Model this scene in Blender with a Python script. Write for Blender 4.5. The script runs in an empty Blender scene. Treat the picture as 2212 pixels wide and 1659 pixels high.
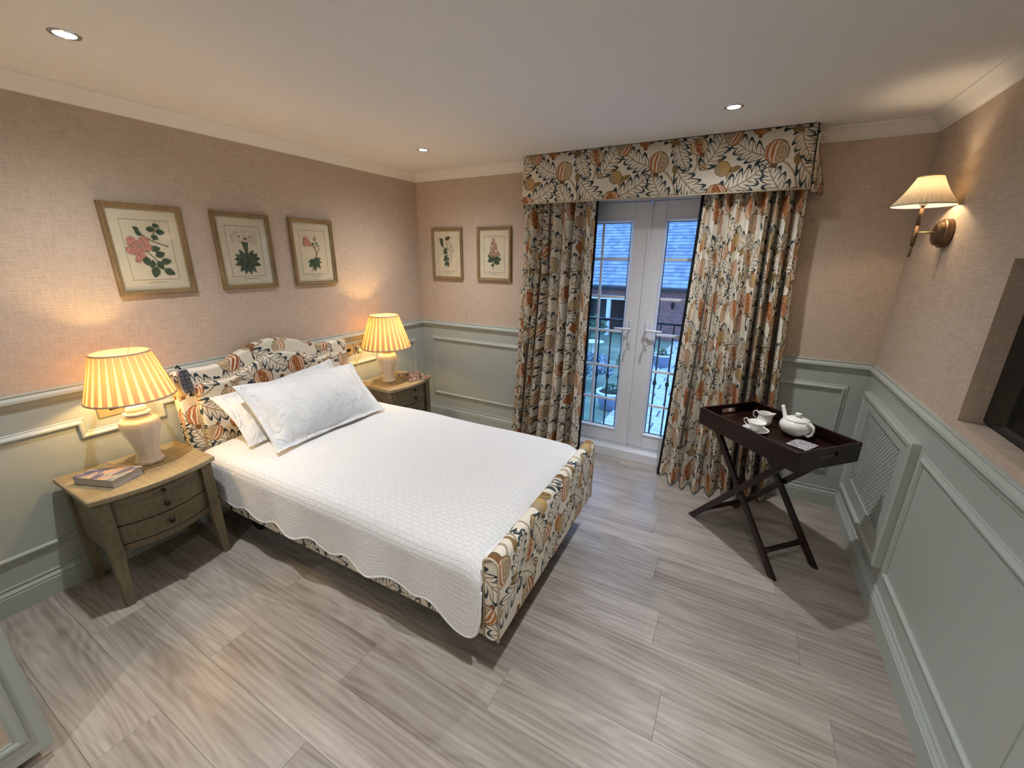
import bpy, bmesh, math, random
from mathutils import Vector, Matrix
random.seed(7)
PI = math.pi
sc = bpy.context.scene
C = sc.collection

# ------------------------------------------------------------------ camera, world, exposure
CAM = (2.8243, -3.2477, 1.6518)
YAW, PITCH, ROLL, FPX = -0.4996, -0.3031, 0.0092, 882.74
cd = bpy.data.cameras.new('camera'); cam = bpy.data.objects.new('camera', cd); C.objects.link(cam)
cd.sensor_fit = 'HORIZONTAL'; cd.sensor_width = 36.0; cd.lens = 36.0 * FPX / 2212.0; cd.clip_start = 0.02
_f = Vector((math.sin(YAW) * math.cos(PITCH), math.cos(YAW) * math.cos(PITCH), math.sin(PITCH)))
_r = Vector((math.cos(YAW), -math.sin(YAW), 0)); _u = _r.cross(_f)
_c, _s = math.cos(ROLL), math.sin(ROLL)
_r2 = _c * _r + _s * _u; _u2 = -_s * _r + _c * _u
cam.matrix_world = Matrix(((_r2.x, _u2.x, -_f.x, CAM[0]), (_r2.y, _u2.y, -_f.y, CAM[1]), (_r2.z, _u2.z, -_f.z, CAM[2]), (0, 0, 0, 1)))
sc.camera = cam

w = bpy.data.worlds.new('dusk_sky'); sc.world = w; w.use_nodes = True
bg = w.node_tree.nodes['Background']
bg.inputs[0].default_value = (0.23, 0.48, 1.0, 1); bg.inputs[1].default_value = 3.2

sc.view_settings.view_transform = 'Standard'; sc.view_settings.look = 'None'
sc.view_settings.gamma = 1.0; sc.view_settings.use_curve_mapping = False
sc.view_settings.exposure = 0.14
cy = sc.cycles
cy.use_denoising = True; cy.max_bounces = 5; cy.diffuse_bounces = 3; cy.glossy_bounces = 2
cy.transmission_bounces = 4; cy.transparent_max_bounces = 8; cy.caustics_reflective = False; cy.caustics_refractive = False
cy.sample_clamp_indirect = 6.0; cy.use_adaptive_sampling = True; cy.adaptive_threshold = 0.08; cy.adaptive_min_samples = 12

DOWN_POWER = 82.0; DOWN_COL = (0.965, 1.0, 1.03)
LAMP_POWER = 7.5; LAMP_COL = (1.0, 0.63, 0.235)
SCONCE_POWER = 1.9; SCONCE_COL = (1.0, 0.78, 0.52)

# ------------------------------------------------------------------ node helpers / materials
class NT:
    def __init__(s, tree): s.t = tree
    def n(s, typ, **kw):
        nd = s.t.nodes.new(typ)
        for k, v in kw.items(): setattr(nd, k, v)
        return nd
    def put(s, sock, v):
        if hasattr(v, 'is_output'): s.t.links.new(v, sock)
        else: sock.default_value = v
    def m(s, op, a, b=0.0, c=0.0):
        nd = s.n('ShaderNodeMath', operation=op)
        s.put(nd.inputs[0], a); s.put(nd.inputs[1], b); s.put(nd.inputs[2], c)
        return nd.outputs[0]
    def vm(s, op, a, b=(0, 0, 0), c=(0, 0, 0)):
        nd = s.n('ShaderNodeVectorMath', operation=op)
        s.put(nd.inputs[0], a); s.put(nd.inputs[1], b)
        if op == 'MULTIPLY_ADD': s.put(nd.inputs[2], c)
        return nd.outputs['Value'] if op == 'DOT_PRODUCT' else nd.outputs[0]
    def mix(s, fac, a, b, blend='MIX'):
        nd = s.n('ShaderNodeMix', data_type='RGBA', blend_type=blend)
        s.put(nd.inputs[0], fac)
        for sock, v in ((nd.inputs[6], a), (nd.inputs[7], b)):
            s.put(sock, v if hasattr(v, 'is_output') else (*v, 1))
        return nd.outputs[2]
    def noise(s, vec, scale, detail=3, rough=.5, dist=0.0):
        nd = s.n('ShaderNodeTexNoise')
        if vec is not None: s.put(nd.inputs['Vector'], vec)
        nd.inputs['Scale'].default_value = scale; nd.inputs['Detail'].default_value = detail
        nd.inputs['Roughness'].default_value = rough; nd.inputs['Distortion'].default_value = dist
        return nd.outputs[0]
    def ramp(s, fac, stops):
        nd = s.n('ShaderNodeValToRGB'); s.put(nd.inputs[0], fac)
        e = nd.color_ramp.elements
        while len(e) < len(stops): e.new(0.5)
        for k, (p, c) in enumerate(stops): e[k].position = p; e[k].color = (*c, 1)
        return nd.outputs[0]
    def bump(s, h, strength=.3, dist=.01):
        nd = s.n('ShaderNodeBump'); nd.inputs['Strength'].default_value = strength; nd.inputs['Distance'].default_value = dist
        s.put(nd.inputs['Height'], h); return nd.outputs[0]

def newmat(name):
    m = bpy.data.materials.new(name); m.use_nodes = True
    nt = NT(m.node_tree); b = m.node_tree.nodes['Principled BSDF']
    return m, nt, b
def srgb(r, g, b):
    f = lambda v: ((v / 255 + .055) / 1.055) ** 2.4 if v / 255 > .04045 else v / 255 / 12.92
    return (f(r), f(g), f(b))
def plain(name, col, rough=.5, metal=0.0, spec=.5, var=0.06, scale=30.0, bump=0.0):
    m, nt, b = newmat(name)
    tc = nt.n('ShaderNodeTexCoord').outputs['Object']
    nz = nt.noise(tc, scale, 1)
    k1 = tuple(min(1, c * (1 + var)) for c in col); k0 = tuple(c * (1 - var) for c in col)
    nt.put(b.inputs['Base Color'], nt.ramp(nz, [(.3, k0), (.7, k1)]))
    b.inputs['Roughness'].default_value = rough; b.inputs['Metallic'].default_value = metal
    b.inputs['Specular IOR Level'].default_value = spec
    if bump: nt.put(b.inputs['Normal'], nt.bump(nz, bump, .002))
    return m

M = {}
M['ceiling'] = plain('ceiling_paint', srgb(240, 237, 232), .9, var=.01)
M['coving'] = plain('coving_paint', srgb(242, 239, 233), .7, var=.01)
M['sage'] = plain('sage_grey_paint', srgb(182, 188, 180), .38, var=.012, scale=8)
M['upvc'] = plain('white_plastic', srgb(240, 242, 248), .3, var=.01)
M['gasket'] = plain('black_gasket', srgb(24, 26, 30), .6)
M['chrome'] = plain('chrome', srgb(200, 200, 205), .2, 1.0)
M['brass'] = plain('brushed_brass', srgb(214, 192, 146), .4, .6)
M['bronze'] = plain('antique_bronze', srgb(120, 98, 80), .35, .9)
M['black'] = plain('black_plastic', srgb(14, 14, 16), .45)
M['iron'] = plain('black_iron', srgb(22, 30, 34), .5)
M['darkmetal'] = plain('dark_grey_metal', srgb(52, 54, 58), .5, .6)
M['linen_white'] = plain('white_linen', srgb(240, 239, 238), .85, var=.02, scale=60, bump=.15)
def pillowcase():
    m, nt, b = newmat('crumpled_white_cotton'); tc = nt.n('ShaderNodeTexCoord').outputs['Object']
    n1 = nt.noise(nt.vm('MULTIPLY', tc, (1, 2.2, 1)), 7, 4, .55, 1.2); n2 = nt.noise(tc, 260, 2)
    b.inputs['Base Color'].default_value = (*srgb(240, 240, 240), 1); b.inputs['Roughness'].default_value = .85
    nt.put(b.inputs['Normal'], nt.bump(nt.m('MULTIPLY_ADD', n2, .04, n1), .6, .05)); return m
M['pillowcase'] = pillowcase()
M['ceramic'] = plain('cream_ceramic', srgb(238, 226, 208), .18, var=.015)
M['china'] = plain('white_china', srgb(240, 238, 232), .12, var=.01)
M['knob'] = plain('dark_bronze_knob', srgb(48, 36, 28), .35, .6)
M['paperpage'] = plain('page_edges', srgb(196, 190, 186), .8, var=.1, scale=300)
M['cordwhite'] = plain('white_cord', srgb(236, 228, 205), .5)
M['printpaper'] = plain('aged_print_paper', srgb(226, 214, 186), .7, var=.03, scale=12)
M['ink'] = plain('print_ink_line', srgb(150, 135, 108), .8)
M['inkleaf'] = plain('print_leaf_green', srgb(62, 82, 58), .8, var=.3, scale=60)
M['inkrose'] = plain('print_rose_pink', srgb(196, 134, 118), .8, var=.25, scale=80)
M['inkpale'] = plain('print_pale_bloom', srgb(214, 198, 176), .8, var=.15, scale=80)
M['inklilac'] = plain('print_dusky_lilac', srgb(178, 140, 122), .8, var=.25, scale=90)
M['inkstem'] = plain('print_stem', srgb(98, 84, 60), .8, var=.2)
M['inkshade'] = plain('print_vein', srgb(40, 58, 46), .8)
M['gilt'] = plain('aged_gilt_slip', srgb(170, 150, 112), .35, .5, var=.15)
M['soil'] = plain('soil', srgb(60, 52, 44), .95, var=.3)
M['pot'] = plain('slate_blue_planter', srgb(110, 118, 138), .6, var=.08)
M['potrim'] = plain('pale_planter_rim', srgb(225, 228, 230), .5)
M['stonebath'] = plain('pale_stone', srgb(214, 218, 220), .8, var=.1)
M['fascia'] = plain('white_fascia', srgb(225, 230, 235), .5)
M['darkopening'] = plain('recess_shade_dark', srgb(46, 46, 52), .8, var=.2, scale=3)  # shade of the porch opening put into the colour; roof deck shares it
M['lantern'] = plain('black_lantern', srgb(20, 22, 26), .4)

def wallpaper():
    m, nt, b = newmat('linen_wallpaper')
    tc = nt.n('ShaderNodeTexCoord').outputs['Object']
    h = nt.noise(nt.vm('MULTIPLY', tc, (14, 14, 190)), 1.0, 2, .65)
    v = nt.noise(nt.vm('MULTIPLY', tc, (190, 190, 14)), 1.0, 2, .65)
    t = nt.m('MULTIPLY', nt.m('ADD', h, v), .5)
    col = nt.ramp(t, [(.36, srgb(194, 174, 154)), (.5, srgb(206, 187, 168)), (.64, srgb(217, 199, 182))])
    nt.put(b.inputs['Base Color'], col); b.inputs['Roughness'].default_value = .75
    b.inputs['Specular IOR Level'].default_value = .25
    nt.put(b.inputs['Normal'], nt.bump(t, .25, .002)); return m
M['wallpaper'] = wallpaper()

def wood(name, dark, mid, light, rough=.4, sx=(1.6, 22, 22), rand=False, ring=.5, var=.18):
    m, nt, b = newmat(name)
    tc = nt.n('ShaderNodeTexCoord').outputs['Object']
    if rand:
        oi = nt.n('ShaderNodeObjectInfo').outputs['Random']
        off = nt.n('ShaderNodeCombineXYZ'); nt.put(off.inputs[0], nt.m('MULTIPLY', oi, 37.0)); nt.put(off.inputs[1], nt.m('MULTIPLY', oi, 91.0))
        tc = nt.vm('ADD', tc, off.outputs[0])
    p = nt.vm('MULTIPLY', tc, sx)
    big = nt.noise(p, .35, 2, .55, .6)
    fine = nt.noise(nt.vm('MULTIPLY', p, (1.5, 4, 4)), 1.0, 3, .7)
    wv = nt.n('ShaderNodeTexWave', wave_type='BANDS', bands_direction='Y'); nt.put(wv.inputs['Vector'], nt.vm('MULTIPLY', tc, (.9, 7, 7)))
    wv.inputs['Scale'].default_value = 1.5; wv.inputs['Distortion'].default_value = 9.0; wv.inputs['Detail'].default_value = 2.0; wv.inputs['Detail Scale'].default_value = 1.1
    if rand:
        ctr = nt.noise(nt.vm('MULTIPLY', tc, (.75, 6.5, 6.5)), 1.0, 1, .4)
        cath = nt.m('MULTIPLY_ADD', nt.m('SINE', nt.m('MULTIPLY', ctr, 95.0)), .5, .5)
        patch = nt.noise(nt.vm('MULTIPLY', tc, (2.2, 9, 9)), 1.0, 2, .5)
        g = nt.m('ADD', nt.m('MULTIPLY', big, .32), nt.m('ADD', nt.m('MULTIPLY', fine, .24), nt.m('ADD', nt.m('MULTIPLY', cath, .06), nt.m('MULTIPLY', patch, .30))))
    else: g = nt.m('ADD', nt.m('MULTIPLY', big, .5), nt.m('MULTIPLY', fine, .5 - ring * .3))
    g = nt.m('ADD', g, nt.m('MULTIPLY', wv.outputs[1], .06 if rand else ring * .3))
    col = nt.ramp(g, [(.32, dark), (.5, mid), (.66, light)])
    if rand:
        k = nt.m('ADD', nt.m('MULTIPLY', oi, var), 1 - var * .55)
        cc = nt.n('ShaderNodeCombineXYZ')
        for i in range(3): nt.put(cc.inputs[i], k)
        col = nt.mix(1.0, col, cc.outputs[0], 'MULTIPLY')
    nt.put(b.inputs['Base Color'], col); b.inputs['Roughness'].default_value = rough
    nt.put(b.inputs['Normal'], nt.bump(g, .12, .002)); return m
M['plank'] = wood('grey_oak_plank', srgb(126, 113, 101), srgb(168, 157, 146), srgb(192, 182, 171), .36, rand=True, ring=.45, var=.24)
M['stand'] = wood('limed_oak_shaded', srgb(98, 88, 66), srgb(120, 108, 83), srgb(134, 122, 96), .45, sx=(9, 1.6, 9), ring=.25)  # body oak darkened, shade on the table fronts is in the colour
M['standtop'] = wood('limed_oak_lit_top', srgb(126, 110, 80), srgb(150, 133, 100), srgb(164, 147, 114), .4, sx=(14, 1.4, 14), ring=.25)  # same oak painted lighter, lamp light on the top is in the colour
M['frame'] = wood('aged_pine_frame', srgb(112, 88, 58), srgb(142, 116, 78), srgb(160, 134, 94), .5, sx=(16, 3, 3), ring=.2)
M['mahogany'] = wood('dark_mahogany', srgb(22, 9, 8), srgb(36, 16, 12), srgb(48, 23, 17), .3, sx=(4, 24, 24), ring=.2)

def quiltmat():
    m, nt, b = newmat('white_quilted_cotton')
    tc = nt.n('ShaderNodeTexCoord').outputs['UV']
    nz = nt.n('ShaderNodeTexNoise'); nt.put(nz.inputs['Vector'], tc); nz.inputs['Scale'].default_value = 18.0
    p = nt.vm('ADD', tc, nt.vm('MULTIPLY', nz.outputs['Color'], (.012, .012, 0)))
    br = nt.n('ShaderNodeTexBrick'); nt.put(br.inputs['Vector'], p)
    br.inputs['Scale'].default_value = 1.0; br.inputs['Brick Width'].default_value = .044; br.inputs['Row Height'].default_value = .023
    br.inputs['Mortar Size'].default_value = .0028; br.inputs['Mortar Smooth'].default_value = 1.0
    hgt = nt.m('SUBTRACT', nt.m('MULTIPLY', nt.noise(p, 48, 3, .65), 1.2), br.outputs['Fac'])
    b.inputs['Base Color'].default_value = (*srgb(238, 237, 236), 1); b.inputs['Roughness'].default_value = .9
    b.inputs['Sheen Weight'].default_value = .1
    nt.put(b.inputs['Normal'], nt.bump(hgt, .42, .007)); return m
M['quilt'] = quiltmat()

# printed cotton: fruit and lobed leaves on cream (uv in metres)
def printfabric():
    m, nt, b = newmat('fruit_and_leaf_print_cotton')
    TX, TY = .66, .62
    uv = nt.n('ShaderNodeTexCoord').outputs['UV']
    wob = nt.n('ShaderNodeTexNoise'); nt.put(wob.inputs['Vector'], uv); wob.inputs['Scale'].default_value = 32.0; wob.inputs['Detail'].default_value = 2.0
    p = nt.vm('MULTIPLY_ADD', wob.outputs['Color'], (.012, .012, 0), uv)
    pt = nt.vm('MULTIPLY', p, (1 / TX, 1 / TY, 0))
    seeds = nt.n('ShaderNodeTexVoronoi'); nt.put(seeds.inputs['Vector'], p); seeds.inputs['Scale'].default_value = 95.0
    sd = seeds.outputs['Distance']
    hat = nt.noise(p, 120, 2, .6)
    CREAM = srgb(240, 232, 216); TEAL = srgb(62, 74, 78); TAUPE = srgb(176, 156, 130); ORANGE = srgb(196, 124, 78); RUST = srgb(172, 98, 62)
    GOLD = srgb(196, 164, 106); SAND = srgb(206, 184, 148); BROWN = srgb(132, 94, 62); OLIVE = srgb(160, 140, 92); PEACH = srgb(214, 156, 114)
    col = nt.mix(nt.m('MULTIPLY', hat, .12), CREAM, SAND)
    def local(cx, cy_, ang, s):
        q = nt.vm('SUBTRACT', pt, (cx - .5, cy_ - .5, 0)); q = nt.vm('FRACTION', q)
        q = nt.vm('MULTIPLY_ADD', q, (TX, TY, 0), (-.5 * TX, -.5 * TY, 0))
        a = math.radians(ang); c, sn = math.cos(a) / s, math.sin(a) / s
        return nt.vm('DOT_PRODUCT', q, (c, sn, 0)), nt.vm('DOT_PRODUCT', q, (-sn, c, 0))
    def stem(col, cx, cy_, ang, s, bend, colr=TAUPE, th=.035):
        x, y = local(cx, cy_, ang, s)
        yy = nt.m('ABSOLUTE', nt.m('SUBTRACT', y, nt.m('MULTIPLY', nt.m('MULTIPLY', x, x), bend)))
        k = nt.m('MULTIPLY', nt.m('LESS_THAN', yy, th), nt.m('LESS_THAN', nt.m('ABSOLUTE', x), 1.0))
        return nt.mix(k, col, colr)
    def leaf(col, cx, cy_, ang, s, bend=.18, lobes=2.6, wid=.56):
        x, y0 = local(cx, cy_, ang, s)
        xx = nt.m('MULTIPLY', x, x)
        y = nt.m('ABSOLUTE', nt.m('SUBTRACT', y0, nt.m('MULTIPLY', xx, bend)))
        env = nt.m('MULTIPLY', nt.m('SQRT', nt.m('MAXIMUM', nt.m('SUBTRACT', 1.0, xx), 0.0)), wid)
        ph = nt.m('MULTIPLY', nt.m('SUBTRACT', x, nt.m('MULTIPLY', y, .75)), lobes * PI)
        lob = nt.m('ABSOLUTE', nt.m('SINE', ph))
        d = nt.m('SUBTRACT', nt.m('MULTIPLY', env, nt.m('MULTIPLY_ADD', nt.m('POWER', lob, .5), .74, .26)), y)
        inside = nt.m('GREATER_THAN', d, 0.0)
        vein = nt.m('MULTIPLY', nt.m('GREATER_THAN', lob, .97), nt.m('GREATER_THAN', d, .06))
        edge = nt.m('MULTIPLY', nt.m('LESS_THAN', nt.m('MULTIPLY_ADD', nt.m('SUBTRACT', hat, .5), .18, d), .125), inside)
        rib = nt.m('MULTIPLY', nt.m('LESS_THAN', y, .03), nt.m('LESS_THAN', nt.m('ABSOLUTE', x), .96))
        col = nt.mix(nt.m('MULTIPLY', inside, .75), col, CREAM)
        col = nt.mix(nt.m('MAXIMUM', vein, rib), col, TAUPE)
        return nt.mix(edge, col, TEAL)
    def small(col, cx, cy_, ang, s, fill=SAND, line=BROWN):
        x, y0 = local(cx, cy_, ang, s)
        y = nt.m('ABSOLUTE', y0)
        wv = nt.m('MULTIPLY', nt.m('SUBTRACT', 1.0, nt.m('MULTIPLY', x, x)), .46)
        d = nt.m('DIVIDE', y, nt.m('ADD', nt.m('MAXIMUM', wv, 0.0), .0005))
        inside = nt.m('LESS_THAN', d, 1.0)
        edge = nt.m('MULTIPLY', inside, nt.m('MAXIMUM', nt.m('GREATER_THAN', d, .74), nt.m('LESS_THAN', y, .06)))
        col = nt.mix(inside, col, fill)
        return nt.mix(edge, col, line)
    def fruit(col, cx, cy_, ang, s, main=ORANGE, inner=SAND, kind=0):
        x, y = local(cx, cy_, ang, s)
        # crown
        ca = nt.m('MULTIPLY', nt.m('LESS_THAN', nt.m('ABSOLUTE', nt.m('ADD', y, 1.15)), .2),
                  nt.m('LESS_THAN', nt.m('ABSOLUTE', nt.m('MULTIPLY', nt.m('SINE', nt.m('MULTIPLY', x, 18.0)), x)), .16))
        ca = nt.m('MULTIPLY', ca, nt.m('LESS_THAN', nt.m('ABSOLUTE', x), .34))
        col = nt.mix(ca, col, BROWN)
        yy = nt.m('MULTIPLY', y, y)
        r = nt.m('SQRT', nt.m('ADD', nt.m('MULTIPLY', x, x), yy))
        ins = nt.m('LESS_THAN', r, 1.0)
        u = nt.m('DIVIDE', x, nt.m('SQRT', nt.m('MAXIMUM', nt.m('SUBTRACT', 1.0, yy), .02)))
        au = nt.m('ABSOLUTE', u)
        if kind == 0:      # split fruit: seeded middle, striped rind both sides
            body = nt.mix(nt.m('GREATER_THAN', sd, .42), inner, RUST)
            st = nt.m('GREATER_THAN', nt.m('SINE', nt.m('MULTIPLY', au, 23.0)), -.25)
            rind = nt.mix(st, CREAM, main)
            c = nt.mix(nt.m('GREATER_THAN', au, .5), body, rind)
            c = nt.mix(nt.m('LESS_THAN', nt.m('ABSOLUTE', nt.m('SUBTRACT', au, .5)), .045), c, CREAM)
        elif kind == 1:    # half striped rind, half pale cut face with rings
            st = nt.m('GREATER_THAN', nt.m('SINE', nt.m('MULTIPLY', u, 15.0)), -.35)
            rind = nt.mix(st, CREAM, main)
            r2 = nt.m('SQRT', nt.m('ADD', nt.m('MULTIPLY', nt.m('SUBTRACT', x, .42), nt.m('SUBTRACT', x, .42)), nt.m('MULTIPLY', yy, .42)))
            ring = nt.m('GREATER_THAN', nt.m('SINE', nt.m('MULTIPLY', r2, 26.0)), .15)
            face = nt.mix(ring, inner, TAUPE)
            c = nt.mix(nt.m('GREATER_THAN', u, .05), rind, face)
        else:              # round fruit, mottled
            c = nt.mix(nt.m('GREATER_THAN', nt.m('MULTIPLY_ADD', hat, 1.2, nt.m('MULTIPLY', x, .35)), .68), main, inner)
        c = nt.mix(nt.m('GREATER_THAN', r, .93), c, BROWN)
        return nt.mix(ins, col, c)
    for a in ((.25, .13, 30, .16, .4), (.72, .37, -60, .15, -.4), (.93, .60, 100, .15, .35)):
        col = stem(col, *a)
    for a in ((.33, .30, 28, .138), (.10, .62, 62, .135), (.60, .27, 122, .13, -.15), (.90, .80, 38, .138), (.63, .83, 158, .13, -.2),
              (.30, .93, -28, .126), (.88, .30, -42, .135, .2), (.36, .58, 150, .125, -.2), (.78, .60, -70, .11)):
        col = leaf(col, *a)
    for a in ((.22, .40, 70, .036), (.27, .43, 20, .034, OLIVE), (.48, .15, -50, .036), (.52, .18, 20, .034), (.74, .47, 100, .034, OLIVE), (.04, .83, 40, .038), (.99, .47, -30, .036), (.72, .72, -10, .036, OLIVE)):
        col = small(col, *a)
    for a in ((.13, .20, 10, .066, ORANGE, GOLD, 0), (.58, .55, -8, .064, ORANGE, SAND, 1), (.76, .13, 15, .066, PEACH, GOLD, 0), (.93, .99, 170, .062, RUST, SAND, 1),
              (.44, .77, 0, .042, ORANGE, PEACH, 2), (.50, .83, 0, .046, GOLD, SAND, 2), (.16, .44, 200, .044, GOLD, TAUPE, 2), (.23, .72, 150, .05, ORANGE, SAND, 1),
              (.94, .66, 20, .05, GOLD, SAND, 0), (.42, .06, 190, .048, PEACH, SAND, 1)):
        col = fruit(col, *a)
    nt.put(b.inputs['Base Color'], col); b.inputs['Roughness'].default_value = .85
    b.inputs['Specular IOR Level'].default_value = .2
    nt.put(b.inputs['Normal'], nt.bump(nt.noise(uv, 400, 2), .15, .001)); return m
M['print'] = printfabric()
M['piping'] = plain('cream_piping', srgb(206, 192, 166), .8, var=.2, scale=90)
M['blacktrim'] = plain('black_braid_trim', srgb(16, 17, 20), .9)
M['lining'] = plain('dark_lining', srgb(120, 110, 98), .9)

def glass(name, tint=(.96, .98, 1.0), gl=.08):
    m, nt, b = newmat(name); m.node_tree.nodes.remove(b)
    out = [n for n in m.node_tree.nodes if n.type == 'OUTPUT_MATERIAL'][0]
    tr = nt.n('ShaderNodeBsdfTransparent'); tr.inputs[0].default_value = (*tint, 1)
    gs = nt.n('ShaderNodeBsdfGlossy'); gs.inputs['Roughness'].default_value = .01
    ge = nt.n('ShaderNodeNewGeometry')
    cs = nt.m('ABSOLUTE', nt.vm('DOT_PRODUCT', ge.outputs['Incoming'], ge.outputs['Normal']))
    mx = nt.n('ShaderNodeMixShader'); nt.put(mx.inputs[0], nt.m('MULTIPLY_ADD', nt.m('POWER', nt.m('SUBTRACT', 1.0, cs), 5.0), .93, .06))
    m.node_tree.links.new(tr.outputs[0], mx.inputs[1]); m.node_tree.links.new(gs.outputs[0], mx.inputs[2])
    m.node_tree.links.new(mx.outputs[0], out.inputs[0]); return m
M['glass'] = glass('window_glass')
M['picglass'] = glass('picture_glass', (1, 1, 1))

def translucent(name, col, tcol, fac=.6, var=0.0):
    m, nt, b = newmat(name); m.node_tree.nodes.remove(b)
    out = [n for n in m.node_tree.nodes if n.type == 'OUTPUT_MATERIAL'][0]
    tc = nt.n('ShaderNodeTexCoord').outputs['Object']
    nz = nt.noise(tc, 240, 2)
    d = nt.n('ShaderNodeBsdfDiffuse'); nt.put(d.inputs[0], nt.mix(nt.m('MULTIPLY', nz, .2), col, tuple(c * .8 for c in col)))
    t = nt.n('ShaderNodeBsdfTranslucent'); t.inputs[0].default_value = (*tcol, 1)
    mx = nt.n('ShaderNodeMixShader'); mx.inputs[0].default_value = fac
    m.node_tree.links.new(d.outputs[0], mx.inputs[1]); m.node_tree.links.new(t.outputs[0], mx.inputs[2])
    m.node_tree.links.new(mx.outputs[0], out.inputs[0]); return m
M['shade'] = translucent('silk_shade_single_layer', (.75, .66, .48), (.80, .62, .30), .5)
M['pleat'] = translucent('silk_shade_doubled_pleat', (.66, .56, .42), (.62, .42, .22), .5)
M['sconceshade'] = translucent('cream_pleated_silk', (.80, .74, .62), (.74, .58, .38), .13)

def emit(name, col, s):
    m, nt, b = newmat(name)
    b.inputs['Emission Color'].default_value = (*col, 1); b.inputs['Emission Strength'].default_value = s
    return m
M['downglow'] = emit('lit_downlight_lens', (1, .95, .85), 14.0)
M['bulb'] = emit('lit_bulb', (1, .72, .35), 8.0)

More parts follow.
